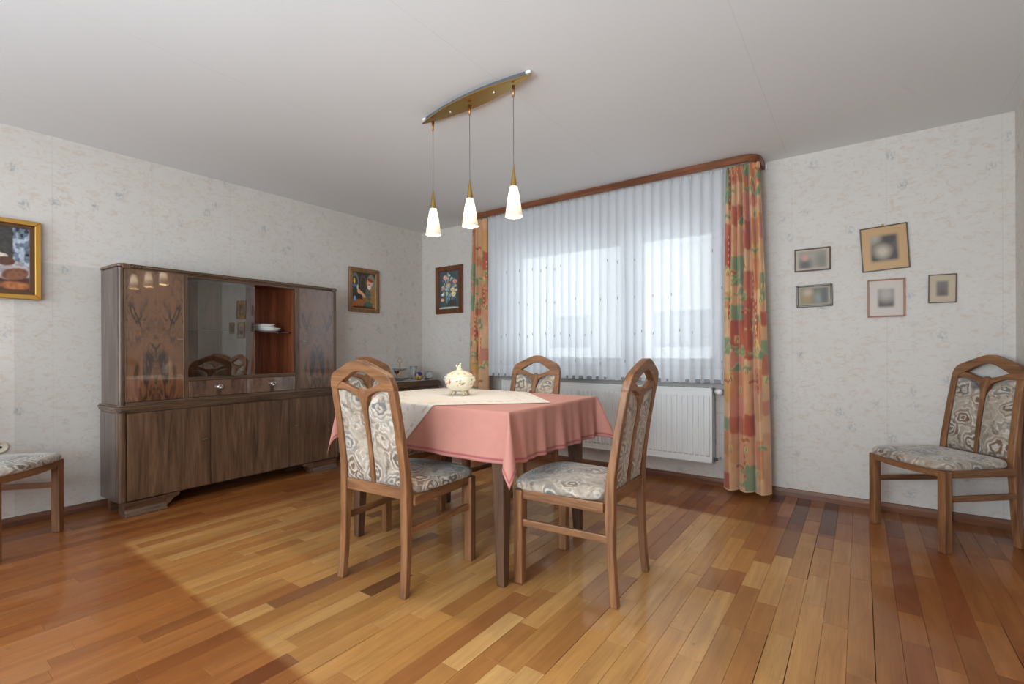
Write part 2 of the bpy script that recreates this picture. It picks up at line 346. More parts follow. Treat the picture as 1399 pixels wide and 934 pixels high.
# ------------------------------------------------------------------ the room
floor = struct(box('floor', 'subfl', (-.1, NEAR, -.12), (W_+.1, .1, -.012)))
rs = random.Random(11)
PAL = [((.58, .29, .085), 6), ((.64, .34, .11), 4), ((.52, .25, .070), 6), ((.46, .20, .055), 4), ((.40, .155, .045), 2), ((.68, .39, .14), 2), ((.27, .115, .045), 1)]
PW = [p for p, n in PAL for _ in range(n)]
planks = []; x = .0
while x < W_-.01:
    x1 = min(x+.0785, W_); y = NEAR+rs.uniform(0, .5); prev = NEAR; side_red = .3 if x < 1.4 else 0
    while prev < 0:
        y1 = min(prev+rs.choice((.24, .3, .38, .45, .55, .65, .8, .95)), 0) if prev > NEAR else y
        if -y1 < .18: y1 = 0
        t = rs.choice(PW); k = rs.uniform(.80, 1.0); t = tuple(c*k for c in t)
        if side_red: t = tuple(c*(1-side_red)+d*side_red for c, d in zip(t, (.36, .14, .04)))
        gap = .0022 if rs.random() < .12 else .0006
        planks.append((x, x1-gap, prev, y1-.0007, t, rs.random(), rs.uniform(-.0006, 0))); prev = y1
    x = x1
special = {}                          # a few noticeably dark boards by the wall
for (px, py) in ((3.99, -.45), (3.83, -.15), (3.68, -.12), (2.42, -2.55)):
    for i, p in enumerate(planks):
        if p[0] <= px <= p[1] and p[2] <= py <= p[3]: planks[i] = p[:4]+((.13, .052, .02),)+p[5:]
def scr(x, y):
    d = Vector((x, y, 0))-CAM; z = d.dot(fw)
    return None if z < .15 else (699.5+FPX*d.dot(rt)/z, CY-FPX*d.z/z)
def seen(p):
    pts = []
    n = 4
    for i in range(n+1):
        for xx in (p[0], p[1]):
            q = scr(xx, p[2]+(p[3]-p[2])*i/n)
            if q and -5 < q[0] < 1404 and -5 < q[1] < 940: pts.append(q)
    if len(pts) < 3: return 0
    xs = [q[0] for q in pts]; ys = [q[1] for q in pts]
    dep = (Vector(((p[0]+p[1])/2, (p[2]+p[3])/2, 0))-CAM).dot(fw)
    return (p[3]-p[2])/max(dep, .8)**2.2*min(1, len(pts)/8)
def plank_geo(mb, p):
    x0, x1, y0, y1, t, g, dz = p; c = .0007; z = dz
    mb.add([(x0, y0, -.012), (x1, y0, -.012), (x1, y1, -.012), (x0, y1, -.012), (x0, y0, z-c), (x1, y0, z-c), (x1, y1, z-c), (x0, y1, z-c),
            (x0+c, y0+c, z), (x1-c, y0+c, z), (x1-c, y1-c, z), (x0+c, y1-c, z)],
           [(0, 1, 5, 4), (1, 2, 6, 5), (2, 3, 7, 6), (3, 0, 4, 7), (4, 5, 9, 8), (5, 6, 10, 9), (6, 7, 11, 10), (7, 4, 8, 11), (8, 9, 10, 11)])
def plank_obj(name, ps, parent):
    mb = MB()
    for p in ps: plank_geo(mb, p)
    me = bpy.data.meshes.new(name); me.from_pydata(mb.v, [], mb.f); me.materials.append(M['plank'])
    for nm, fn in (('tint', lambda p: p[4]), ('grain', lambda p: (p[5], (p[5]*7.3) % 1, (p[5]*3.1) % 1))):
        at = me.color_attributes.new(nm, 'FLOAT_COLOR', 'POINT'); d = []
        for p in ps: d += [*fn(p), 1]*12
        at.data.foreach_set('color', d)
    return link(name, me, None, parent)
order = sorted(range(len(planks)), key=lambda i: -seen(planks[i]))
ind = [i for i in order[:300] if seen(planks[i]) > 0]; rest = [planks[i] for i in range(len(planks)) if i not in set(ind)]
for i in ind: plank_obj('plank', [planks[i]], floor)
po = plank_obj('planks', rest, floor); po['kind'] = 'stuff'
struct(box('ceiling', 'ceil', (-.2, NEAR-.2, H_), (W_+.2, .4, H_+.15)))
struct(box('wall_left', 'wall', (-.2, NEAR-.2, -.1), (0, 0, H_)))
struct(box('wall_right', 'wall', (W_, NEAR-.2, -.1), (W_+.2, .001, H_)))
struct(box('wall_behind_camera', 'wall', (0, NEAR-.2, -.1), (W_, NEAR, H_)))
OX0, OX1, OZ0, OZ1 = 1.2, 3.3, .82, 2.1                     # window opening
struct(MB().box((-.2, 0, -.1), (OX0, .3, H_)).box((OX1, 0, -.1), (W_+.2, .3, H_)).box((OX0, 0, -.1), (OX1, .3, OZ0-.03)).box((OX0, 0, OZ1), (OX1, .3, H_)).build('wall_window_side', 'wall'))
def skirting(name, mat, a, b):
    (x0, y0), (x1, y1) = a, b
    prof = [(0, 0), (.018, 0), (.018, .03), (.010, .052), (0, .055)]
    mb = MB()
    if y0 == y1: mb.rings([[(x0, y0-p[0], p[1]) for p in prof], [(x1, y0-p[0], p[1]) for p in prof]])
    else:
        s_ = 1 if x0 < 1 else -1
        mb.rings([[(x0+s_*p[0], y0, p[1]) for p in prof], [(x0+s_*p[0], y1, p[1]) for p in prof]])
    o = struct(mb.build(name, mat)); return o
skirting('baseboard_window_side', 'base', (0, 0), (W_, 0))
skirting('baseboard_left', 'basey', (0, NEAR), (0, -.02)); skirting('baseboard_right', 'basey', (W_, NEAR), (W_, -.02))

# window: frame, sashes, panes, shutter casing, sill
win = struct(MB().box((OX0, .12, OZ0), (OX0+.06, .19, OZ1)).box((OX1-.06, .12, OZ0), (OX1, .19, OZ1)).box((OX0+.06, .12, OZ0), (OX1-.06, .19, OZ0+.06))
             .box((OX0+.06, .12, OZ1-.06), (OX1-.06, .19, OZ1)).box((2.47, .12, OZ0+.06), (2.53, .19, OZ1-.06)).build('window_1', 'white', bevel=.004))
for a, b in ((OX0+.06, 2.47), (2.53, OX1-.06)):
    z0, z1 = OZ0+.06, OZ1-.06; f = .07
    MB().box((a, .10, z0), (a+f, .165, z1)).box((b-f, .10, z0), (b, .165, z1)).box((a+f, .10, z0), (b-f, .165, z0+f+.02)).box((a+f, .10, z1-f), (b-f, .165, z1)).build('sash', 'white', win, bevel=.005)
    box('pane', 'glass', (a+f, .138, z0+f+.02), (b-f, .142, z1-f), win)
MB().box((2.455, .075, 1.38), (2.475, .1, 1.43)).box((2.457, .06, 1.30), (2.473, .078, 1.42)).build('window_handle', 'white', win, bevel=.003)
sill = struct(box('trim_1', 'grey', (OX0-.08, -.155, .79), (OX1+.03, .12, .818), bevel=.006)); sill['label'] = 'grey stone window sill behind the sheer curtain'

# outside: the pale house across the street
hs = empty('neighbouring_house', (1.5, 7, -3)); tag(hs, 'pale rendered house seen dimly through the sheer curtain', 'building')
MB().box((-9, 0, 0), (1.2, 6, 9)).build('wall', 'facade', hs)
MB().add([(-9.4, -.4, 9), (1.6, -.4, 9), (1.6, 6.4, 9), (-9.4, 6.4, 9), (-9.4, 3, 12), (1.6, 3, 12)], [(0, 1, 5, 4), (2, 3, 4, 5), (1, 2, 5), (3, 0, 4), (0, 3, 2, 1)]).build('roof', plain('grey roof tiles', (.12, .11, .11), .8), hs)
for k, xx in enumerate((-6.6, -3.4, -.6)):
    for zz in (1.2, 3.6, 6.4):
        fr = box('window', 'white', (xx-.7, -.05, zz), (xx+.7, .02, zz+1.4), hs); box('shutter', 'shutter', (xx-.6, -.08, zz+.5), (xx+.6, -.051, zz+1.3), fr)

# curtain cornice with a rounded return to the wall
def cornice():
    cx, cy, r, th, z0, z1 = 3.563, -.255, .11, .02, 2.348, 2.399
    def path(off):
        pts = [(.92+0*off, -.01), (.92+off*0, cy+r+.0)]
        out = []
        out.append((.91+off, -.002)); n = 8
        for i in range(n+1):
            a = PI+PI/2*i/n; out.append((.91+r+(r-off)*math.cos(a), cy+r+(r-off)*math.sin(a)))
        for i in range(n+1):
            a = -PI/2+PI/2*i/n; out.append((cx-r+(r-off)*math.cos(a), cy+r+(r-off)*math.sin(a)))
        out.append((cx-off, -.002)); return out
    o, i_ = path(0), path(th)
    mb = MB(); n = len(o); vs = [(*p, z) for z in (z0, z1) for q in (o, i_) for p in q]; fs = []
    for k in range(n-1): fs += [(k, k+1, n+k+1, n+k), (2*n+k, 3*n+k, 3*n+k+1, 2*n+k+1), (k, 2*n+k, 2*n+k+1, k+1), (n+k, n+k+1, 3*n+k+1, 3*n+k)]
    fs += [(0, n, 3*n, 2*n), (n-1, 3*n-1, 4*n-1, 2*n-1)]
    mb.add(vs, fs); return mb
co = empty('curtain_cornice', (0, 0, 0)); tag(co, 'reddish brown wooden curtain cornice with rounded ends above the window', 'curtain cornice')
cornice().build('pelmet', 'cornice', co, bevel=.003, seg=1)
MB().box((.95, -.215, 2.375), (3.53, -.195, 2.398)).box((.95, -.145, 2.375), (3.53, -.125, 2.398)).build('rail', 'white', co)
box('rail_end', 'white', (3.570, -.03, 2.34), (3.580, -.002, 2.375), co)

# sheer curtain: pinch pleated net
def sheer():
    n = 30; nx, nz = n*16+1, 44; s = np.linspace(0, n, nx); zz = np.concatenate([np.linspace(.79, .9, 8), np.linspace(.94, 2.25, 26), np.linspace(2.28, 2.385, nz-34)])
    Sx, Z = np.meshgrid(s, zz); r = np.random.RandomState(3); ph = r.rand(n+2)
    j = np.floor(Sx).astype(int); f = Sx-j; wv = r.uniform(.9, 1.1, n+2)
    low = np.clip((1.9-Z)/1.1, 0, 1); tp = np.clip((Z-2.3)/.085, 0, 1)
    x = 1.098+Sx*(3.345-1.098)/n; x = x+.009*np.sin(2*PI*f)*(1-tp)+.006*low*np.sin(Sx*1.7+ph[np.clip(j, 0, n)]*0)
    a = .5-.5*np.cos(2*PI*f); a = a**1.6
    dep = (.036+.014*low*wv[np.clip(j, 0, n)])*(1-.35*tp)
    y = -.150-dep*a+.006*np.sin(Sx*.9+Z*1.5)*low
    return grid_mesh('net', x, y, Z), (x, y, zz)
sh = empty('sheer_curtain', (0, 0, 0)); tag(sh, 'white pleated sheer net curtain covering the window above the radiator', 'net curtain')
me, (sx_, sy_, sz_) = sheer(); link('net', me, 'sheer', sh)
mb = MB(); rk = random.Random(4)
for k in range(1, 30):
    for zz in (1.77, 1.47, 1.17, .93):
        if rk.random() < .5: continue
        col = k*16+8+(0 if k % 2 else 3); row = int(np.argmin(abs(sz_-zz))); X, Y = float(sx_[row, col]), float(sy_[row, col]); Z = zz+(k % 2)*.02
        mb.box((X-.002, Y-.003, Z-.011), (X+.002, Y-.0005, Z+.011))
o = mb.build('woven_fleck', plain('grey thread', (.30, .29, .27), .8), sh); o['kind'] = 'stuff'
mb = MB()
for k in range(30):
    col = k*16+8; mb.box((float(sx_[-1, col])-.006, float(sy_[-1, col])-.004, 2.33), (float(sx_[-1, col])+.006, float(sy_[-1, col])+.004, 2.386))
o = mb.build('heading_pleats', plain('net heading tape', srgb(205, 196, 182), .9), sh); o['kind'] = 'stuff'

# printed side curtains
def print_pattern(ny, nx, seed, hgt, wid):
    r = np.random.RandomState(seed); v = np.linspace(0, hgt, ny)[:, None]*np.ones((1, nx)); u = np.ones((ny, 1))*np.linspace(0, wid, nx)[None]
    pal = [L(208, 154, 114), L(200, 134, 92), L(214, 168, 128), L(186, 104, 76), L(176, 88, 66), L(202, 132, 108), L(134, 146, 112), L(208, 156, 92)]
    pr = np.array([4.5, 3.5, 4.5, 2.4, 1.8, 2.4, 2.2, 1.4]); pr /= pr.sum(); c = np.zeros((ny, nx, 3)); c[:] = pal[0]
    yel = L(220, 184, 122); red = L(172, 84, 62); grn = L(122, 144, 106); drk = L(150, 96, 60)
    def rect(u0, u1, v0, v1, col, line=True):
        wob = .006*np.sin(v*30+u0*50); m = (u > u0+wob) & (u < u1+wob) & (v > v0+.005*np.sin(u*40)) & (v < v1+.005*np.sin(u*40))
        if line: mm = (u > u0-.004+wob) & (u < u1+.004+wob) & (v > v0-.004) & (v < v1+.005+.005*np.sin(u*40)); c[mm] = yel
        c[m] = col
    ux = 0
    while ux < wid:
        du = r.uniform(.17, .30); vy = 0
        while vy < hgt:
            dv = r.uniform(.08, .24); rect(ux, ux+du, vy, vy+dv, pal[r.choice(len(pal), p=pr)], r.rand() < .6); vy += dv
        ux += du
    for _ in range(int(34*wid*hgt)):          # green hills, wavy bands, triangles, dotted rust strips
        a, b = r.uniform(0, wid), r.uniform(0, hgt); k = r.randint(4)
        if k == 0:
            top = b+.035+.024*np.sin((u-a)*28); m = (abs(u-a) < .10) & (v > b) & (v < top); c[(abs(u-a) < .10) & (v > b) & (v < top+.007)] = yel; c[m] = grn
        elif k == 1:
            h = .05; m = (v > b) & (v < b+h) & (abs(u-a) < (b+h-v)*.8); c[(v > b-.004) & (v < b+h) & (abs(u-a) < .045)] = yel; c[m] = grn if r.rand() < .5 else drk; m2 = (v > b+.004) & (v < b+h*.6) & (abs(u-a) < (b+h*.6-v)*.6); c[m2] = yel
        elif k == 2:
            h = r.uniform(.12, .30); rect(a-.026, a+.026, b, b+h, red, False)
            for q in np.arange(b+.02, b+h-.01, .045): c[((u-a)**2*.5+(v-q)**2) < .0075**2] = L(236, 214, 160)
        else: rect(a-.10, a+.10, b, b+.022, red if r.rand() < .5 else grn, True)
    for _ in range(2): c = (c+np.roll(c, 1, 0)+np.roll(c, 1, 1)+np.roll(c, -1, 0)+np.roll(c, -1, 1))/5
    n = vnoise((ny, nx), 9, seed+5)[..., None]*.30+vnoise((ny, nx), 28, seed+9)[..., None]*.34
    c = c*(1.14-n*.5)
    return c
def curtain(name, label, x0b, x1b, x0t, x1t, zb, nb, nt, seed, wid):
    nx, nz = int(wid/.0045), 420; t = np.linspace(0, 1, nx); zz = np.linspace(zb, 2.35, nz); T, Z = np.meshgrid(t, zz); h = np.clip((Z-zb)/(2.35-zb), 0, 1)
    k = np.clip((h-.25)/.6, 0, 1); k = k*k*(3-2*k)
    def lobes(n, ph, amp, sharp): return amp*np.abs(np.sin(PI*(T*n+ph)))**sharp
    y = -.165-(lobes(nb, 0, .085, .5)*(1-k)+lobes(nt, .12, .042, .8)*k)-.006*np.sin(T*9+Z*1.3)-.007*np.sin(T*31+Z*1.5)*np.clip(h*1.5, .25, 1)
    xa = x0b+(x0t-x0b)*h**1.3; xb = x1b+(x1t-x1b)*h**1.3; x = xa+(xb-xa)*T+.006*np.sin(2*PI*(T*nb))*(1-k)
    top = np.clip((Z-2.27)/.08, 0, 1); y = y*(1-top)+top*(-.185-.018*np.abs(np.sin(PI*T*nt*1.5)))
    dip = .010*np.cos(2*PI*T*nb)*(h < .02)
    c = print_pattern(nz, nx, seed, 2.31, wid); hem = (Z < zb+.006); c[hem] = L(214, 178, 128)
    me = grid_mesh(name, x, y, Z-dip*0, c); o = link(name, me, 'curtain'); tag(o, label, 'curtain', 'printed side curtains'); return o
curtain('curtain', 'long orange and rust printed curtain with folds, right of the window, reaching the floor', 3.312, 3.623, 3.335, 3.556, .042, 3, 6, 21, .95)
curtain('curtain', 'narrow orange printed curtain left of the window, beside the flower picture', .885, 1.125, .93, 1.12, .042, 2, 4, 35, .62)

# radiator
ra = empty('radiator', (0, 0, 0)); tag(ra, 'long white ribbed panel radiator under the window', 'radiator')
RX0, RX1, RZ0, RZ1 = 1.245, 3.22, .188, .752
nrib = 48; xs = []; ys = []
for k in range(nrib):
    xa = RX0+.012+(RX1-RX0-.024)*k/nrib; dx = (RX1-RX0-.024)/nrib
    for f, d in ((0, 0), (.18, 0), (.32, 1), (.82, 1), (.96, 0)): xs.append(xa+dx*f); ys.append(-.122-.009*d)
xs.append(RX1-.012); ys.append(-.122)
zl = [RZ0+.012, RZ0+.045, RZ0+.058, RZ1-.07, RZ1-.057, RZ1-.012]; am = [0, 0, 1, 1, 0, 0]
X = np.array([xs]*6); Y = np.array([[-.122+(y+.122)*a for y in ys] for a in am]); Z = np.array([[z]*len(xs) for z in zl])
mb = MB(); me = grid_mesh('front_panel', X, Y, Z); me.polygons.foreach_set('use_smooth', [False]*len(me.polygons)); link('front_panel', me, 'rad', ra)
box('back_panel', 'rad', (RX0+.01, -.055, RZ0+.012), (RX1-.01, -.045, RZ1-.012), ra)
for a, b in ((RX0, RX0+.012), (RX1-.012, RX1)): box('side_cover', 'rad', (a, -.125, RZ0), (b, -.04, RZ1), ra, bevel=.003)
mb = MB().box((RX0, -.125, RZ1-.012), (RX1, -.112, RZ1)).box((RX0, -.053, RZ1-.012), (RX1, -.04, RZ1))
for k in range(66): xx = RX0+.01+k*.0299; mb.box((xx, -.112, RZ1-.006), (xx+.014, -.053, RZ1-.001))
mb.build('top_grille', 'rad', ra)
MB().box((RX0, -.125, RZ0), (RX1, -.112, RZ0+.012)).build('bottom_rail', 'rad', ra)
v = MB().lathe([(.0, 0), (.020, 0), (.023, .012), (.023, .05), (.019, .062), (0, .063)], 20).build('thermostat_head', 'white', ra, smooth=True, loc=(3.247, -.085, .727), rot=(R(90), 0, R(35)))
MB().tube([(3.215, -.08, .727), (3.262, -.08, .727), (3.262, -.03, .727), (3.262, .0, .727)], .011, 10).build('valve_body', 'chrome', ra, smooth=True)
MB().tube([(3.215, -.08, .215), (3.25, -.08, .215), (3.25, -.05, .215), (3.25, .0, .215)], .007, 10).build('return_pipe', 'rad', ra, smooth=True)
MB().lathe([(0, -.014), (.011, -.014), (.011, .014), (0, .014)], 12).build('lockshield_valve', 'black', ra, loc=(3.238, -.08, .215), rot=(0, R(90), 0))
for xx in (1.6, 2.9): box('bracket', 'rad', (xx, -.045, .25), (xx+.03, .0, .7), ra)

# ------------------------------------------------------------------ pictures
def frame_parts(root, w_, h_, fwid, dep, fmat, inner=None, innerm=None, inner_w=0, mitre=True):
    a, b = w_/2, h_/2; c, d = a-fwid, b-fwid
    for q in ([(-a, -b), (a, -b), (c, -d), (-c, -d)], [(-a, b), (-c, d), (c, d), (a, b)], [(-a, -b), (-c, -d), (-c, d), (-a, b)], [(a, -b), (a, b), (c, d), (c, -d)]):
        MB().prism(q, -dep, 0).build('frame_rail', fmat, root, bevel=min(.003, fwid*.25), seg=1)
    if inner_w:
        e, f = c-inner_w, d-inner_w
        for q in ([(-c, -d), (c, -d), (e, -f), (-e, -f)], [(-c, d), (-e, f), (e, f), (c, d)], [(-c, -d), (-e, -f), (-e, f), (-c, d)], [(c, -d), (c, d), (e, f), (e, -f)]):
            MB().prism(q, -dep*.6, -.002).build('inner_moulding', innerm, root, bevel=.0015, seg=1)
        c, d = e, f
    return c, d
def picture(name, label, cat, pos, rz, w_, h_, tilt, fwid, dep, fmat, painter, res=.004, mat='paint', group=None, inner_w=0, innerm=None, glass=False, hook=False):
    r = empty(name, pos, rz); r.rotation_euler = (0, R(-tilt), rz) if rz == 0 else (0, 0, rz); tag(r, label, cat, group)
    c, d = frame_parts(r, w_, h_, fwid, dep, fmat, innerm=innerm, inner_w=inner_w)
    nx, nz = int(2*c/res)+1, int(2*d/res)+1; X, Z = np.meshgrid(np.linspace(-c, c, nx), np.linspace(-d, d, nz))
    U, V = (X+c)/(2*c), (Z+d)/(2*d); col = painter(U, V)
    link('picture', grid_mesh('picture', X, np.full_like(X, -dep*.45), Z, col), mat, r)
    box('backing', 'brfr', (-c-.002, -.003, -d-.002), (c+.002, -.0005, d+.002), r)
    if glass: box('pane', 'glass', (-c, -dep*.7-.001, -d), (c, -dep*.7, d), r)
    if hook: MB().lathe([(0, 0), (.006, 0), (.006, .012), (0, .014)], 10).build('hook', 'brass', r, loc=(0, -.006, h_/2))
    return r
def el(c, U, V, u, v, a, b, col, soft=.15, rot=0):
    du, dv = U-u, V-v; x = du*math.cos(rot)+dv*math.sin(rot); y = -du*math.sin(rot)+dv*math.cos(rot)
    d = np.sqrt((x/a)**2+(y/b)**2); m = np.clip((1-d)/soft+.5, 0, 1)[..., None]; c[:] = c*(1-m)+np.array(col)*m
def canvas(U, col): c = np.zeros(U.shape+(3,)); c[:] = col; return c
def grainy(c, U, seed, amt=.35, cell=5): n = vnoise(U.shape, cell, seed)[..., None]; return np.clip(1.3*c*(1-amt/2+amt*n), 0, 1)
def p_taster(U, V):      # a generic old man in a cap holding up a glass in a cellar
    c = canvas(U, L(52, 52, 46))
    el(c, U, V, .1, .75, .17, .22, L(112, 112, 100)); el(c, U, V, .1, .7, .13, .18, L(60, 58, 52)); el(c, U, V, .45, .72, .13, .2, L(90, 74, 52)); el(c, U, V, .45, .70, .09, .16, L(58, 50, 42))
    el(c, U, V, .80, .70, .20, .26, L(128, 122, 104)); el(c, U, V, .80, .30, .26, .34, L(150, 112, 66)); el(c, U, V, .66, .36, .13, .22, L(84, 94, 86))
    el(c, U, V, .60, .22, .22, .08, L(132, 98, 52), rot=-.5); el(c, U, V, .40, .40, .18, .055, L(206, 148, 110), rot=-.5); el(c, U, V, .27, .47, .07, .06, L(214, 156, 120))
    el(c, U, V, .22, .58, .035, .07, L(196, 190, 150)); el(c, U, V, .72, .70, .11, .13, L(214, 160, 128)); el(c, U, V, .72, .60, .08, .06, L(206, 198, 188)); el(c, U, V, .72, .675, .04, .02, L(190, 90, 84))
    el(c, U, V, .77, .80, .13, .05, L(132, 60, 36), rot=-.3); el(c, U, V, .86, .70, .03, .06, L(150, 176, 208)); el(c, U, V, .08, .74, .04, .08, L(216, 176, 50)); el(c, U, V, .09, .62, .09, .04, L(70, 108, 176))
    el(c, U, V, .30, .33, .12, .06, L(50, 34, 26)); el(c, U, V, .25, .12, .42, .13, L(148, 88, 46)); el(c, U, V, .66, .09, .2, .1, L(70, 96, 82)); el(c, U, V, .1, .26, .05, .07, L(92, 150, 176)); el(c, U, V, .45, .02, .5, .04, L(70, 40, 26))
    return grainy(c, U, 2, .5, 3)
def p_flowers(U, V):
    c = canvas(U, L(68, 78, 78)); r = random.Random(5)
    el(c, U, V, .62, .13, .26, .13, L(66, 62, 58)); el(c, U, V, .5, .0, .6, .05, L(176, 184, 170))
    for _ in range(170):
        a = r.uniform(0, 2*PI); q = r.random()**.6; u, v = .5+.38*q*math.cos(a), .54+.38*q*math.sin(a)
        el(c, U, V, u, v, r.uniform(.03, .07), r.uniform(.012, .035), r.choice([L(92, 112, 100), L(112, 140, 150), L(150, 166, 160), L(70, 100, 120), L(176, 176, 130), L(64, 84, 70)]), .5, a)
    for u, v, s, k in ((.30, .83, .1, L(222, 160, 140)), (.80, .71, .1, L(218, 132, 122)), (.68, .50, .1, L(228, 196, 150)), (.72, .38, .11, L(232, 206, 160)), (.18, .38, .07, L(222, 214, 200)), (.16, .24, .08, L(226, 168, 138)), (.42, .62, .06, L(214, 150, 120)), (.86, .48, .06, L(222, 190, 160)), (.18, .53, .07, L(206, 120, 120)), (.55, .70, .06, L(140, 80, 70)), (.52, .88, .05, L(190, 206, 214)), (.64, .80, .05, L(176, 196, 210)), (.40, .42, .05, L(196, 196, 140))):
        el(c, U, V, u, v, s, s*.55, k, .4); el(c, U, V, u+.01, v-.01, s*.4, s*.2, k*.7, .5)
    return grainy(c, U, 8, .4, 3)
def p_still(U, V):
    c = canvas(U, L(56, 54, 50)); m = U > .86; c[m] = L(92, 104, 118); n = vnoise(U.shape, 5, 3); c[m & (n > .6)] = L(150, 160, 170); c[m & (n < .25)] = L(34, 36, 52)
    el(c, U, V, .60, .05, .6, .22, L(70, 40, 28)); el(c, U, V, .84, .32, .16, .15, L(150, 140, 140), rot=.5); el(c, U, V, .88, .26, .12, .09, L(108, 68, 48), rot=.5)
    el(c, U, V, .58, .40, .13, .12, L(206, 172, 50)); el(c, U, V, .55, .30, .12, .1, L(176, 134, 30)); el(c, U, V, .63, .57, .14, .035, L(196, 190, 180), .3); el(c, U, V, .76, .54, .06, .04, L(186, 176, 160))
    el(c, U, V, .80, .46, .08, .07, L(82, 52, 40)); el(c, U, V, .55, .80, .1, .12, L(40, 36, 38)); el(c, U, V, .58, .68, .06, .05, L(190, 120, 100)); el(c, U, V, .3, .55, .2, .2, L(108, 66, 40)); el(c, U, V, .15, .3, .14, .14, L(150, 50, 36))
    el(c, U, V, .88, .08, .13, .06, L(150, 92, 52), .5); el(c, U, V, .62, .16, .1, .05, L(128, 84, 44), .4)
    return grainy(c, U, 12, .7, 3)
def blur_photo(mat_col, body, blobs, bu=.22, bv=.2, grad=.2):
    def f(U, V):
        c = canvas(U, mat_col); m = (np.clip(np.minimum(U-bu, 1-bu-U)/.09+.5, 0, 1)*np.clip(np.minimum(V-bv, 1-bv-V)/.09+.5, 0, 1))[..., None]
        d = canvas(U, body)
        for b in blobs: el(d, U, V, *b[:4], b[4], 1.2)
        return c*(1-m)+d*m
    return f
g = 'old framed photographs on the wall'
picture('framed_photograph', 'upper small landscape photograph in a thin brown frame, beside the right curtain', 'picture', (3.854, -.002, 1.66), 0, .213, .158, 0, .009, .014, 'brfr',
        blur_photo(L(176, 160, 140), L(150, 140, 126), [(.28, .25, .2, .3, L(84, 76, 74)), (.28, .62, .1, .14, L(190, 140, 116)), (.8, .4, .18, .4, L(120, 112, 98))], .07, .08), group=g)
picture('framed_photograph', 'lower small landscape photograph in a dark pewter frame with golden brown tones', 'picture', (3.864, -.002, 1.409), 0, .212, .152, .6, .012, .014, 'pewter',
        blur_photo(L(150, 138, 112), L(92, 84, 66), [(.25, .4, .22, .45, L(140, 116, 60)), (.3, .7, .15, .2, L(176, 150, 124)), (.62, .4, .12, .3, L(120, 124, 112)), (.85, .5, .12, .5, L(74, 70, 60))], .07, .08), group=g)
picture('framed_photograph', 'largest photograph, hung crooked with an ochre mount in a dark frame', 'picture', (4.248, -.002, 1.690), 0, .244, .286, 3.0, .006, .016, 'pewter',
        blur_photo(L(190, 150, 102), L(128, 118, 104), [(.3, .3, .2, .2, L(60, 54, 50)), (.62, .72, .25, .2, L(64, 58, 54)), (.7, .3, .2, .25, L(70, 62, 58)), (.46, .42, .16, .14, L(186, 172, 150)), (.3, .75, .12, .1, L(160, 150, 134))], .2, .2), group=g, hook=True)
picture('framed_photograph', 'square pale photograph in a copper coloured frame below the crooked one', 'picture', (4.256, -.002, 1.368), 0, .192, .243, 0, .009, .014, 'copper',
        blur_photo(L(196, 182, 170), L(128, 118, 112), [(.4, .3, .18, .2, L(84, 70, 66)), (.6, .25, .2, .18, L(80, 66, 62)), (.5, .62, .2, .2, L(168, 156, 146))], .26, .24), group=g)
picture('framed_photograph', 'rightmost and smallest upright photograph with a beige mount near the room corner', 'picture', (4.528, -.002, 1.408), 0, .131, .175, -.8, .006, .012, 'pewter',
        blur_photo(L(184, 164, 138), L(128, 118, 106), [(.5, .6, .2, .2, L(108, 102, 96)), (.5, .3, .2, .2, L(92, 82, 72))], .27, .22), group=g)
picture('flower_picture', 'flower bouquet picture in a wide reddish brown wooden frame left of the window', 'picture', (.440, -.002, 1.711), 0, .405, .525, 0, .055, .022, 'frame', p_flowers, hook=True)
picture('figure_painting', 'small painting of an old man raising a glass, in a brown frame beside the sideboard', 'picture', (.002, -.813, 1.657), R(90), .366, .447, 0, .034, .024, 'framel', p_taster, inner_w=.008, innerm='gold')
picture('still_life_painting', 'dark still life painting in a wide gold frame cut off by the left edge', 'picture', (.002, -3.52, 1.600), R(90), .61, .475, 0, .028, .035, 'gold', p_still, inner_w=.022, innerm='goldd')

# ------------------------------------------------------------------ ceiling lamp with three pendants
lz = 2.357; lp = empty('pendant_lamp', (2.445, -1.965, 2.399), R(-3)); tag(lp, 'brass ceiling lamp with three cone shaped glass pendants over the table', 'lamp')
def leaf(L_, wd, n=28, y0=0):
    t = [i/n for i in range(n+1)]; up_ = [(-L_/2+L_*k, wd/2*math.sin(PI*k)**.9) for k in t]; return up_+[(x_, -y_) for x_, y_ in up_[-2:0:-1]]
MB().prism(leaf(.80, .115), -.034, -.024, 'z').build('canopy', 'brass', lp, bevel=.002, seg=1)
MB().prism(leaf(.74, .075), -.022, 0, 'z').build('mounting_plate', 'wire', lp, bevel=.002, seg=1)
for s_ in (-1, 1): MB().prism([(s_*.365, -.006), (s_*.392, -.003), (s_*.392, .003), (s_*.365, .006)], -.016, -.004, 'z').build('end_tip', 'white', lp)
for xx in (-.16, .16): MB().lathe([(0, -.042), (.006, -.042), (.009, -.037), (.009, -.02), (0, -.02)], 14).build('screw', 'steel', lp, loc=(xx, 0, 0))
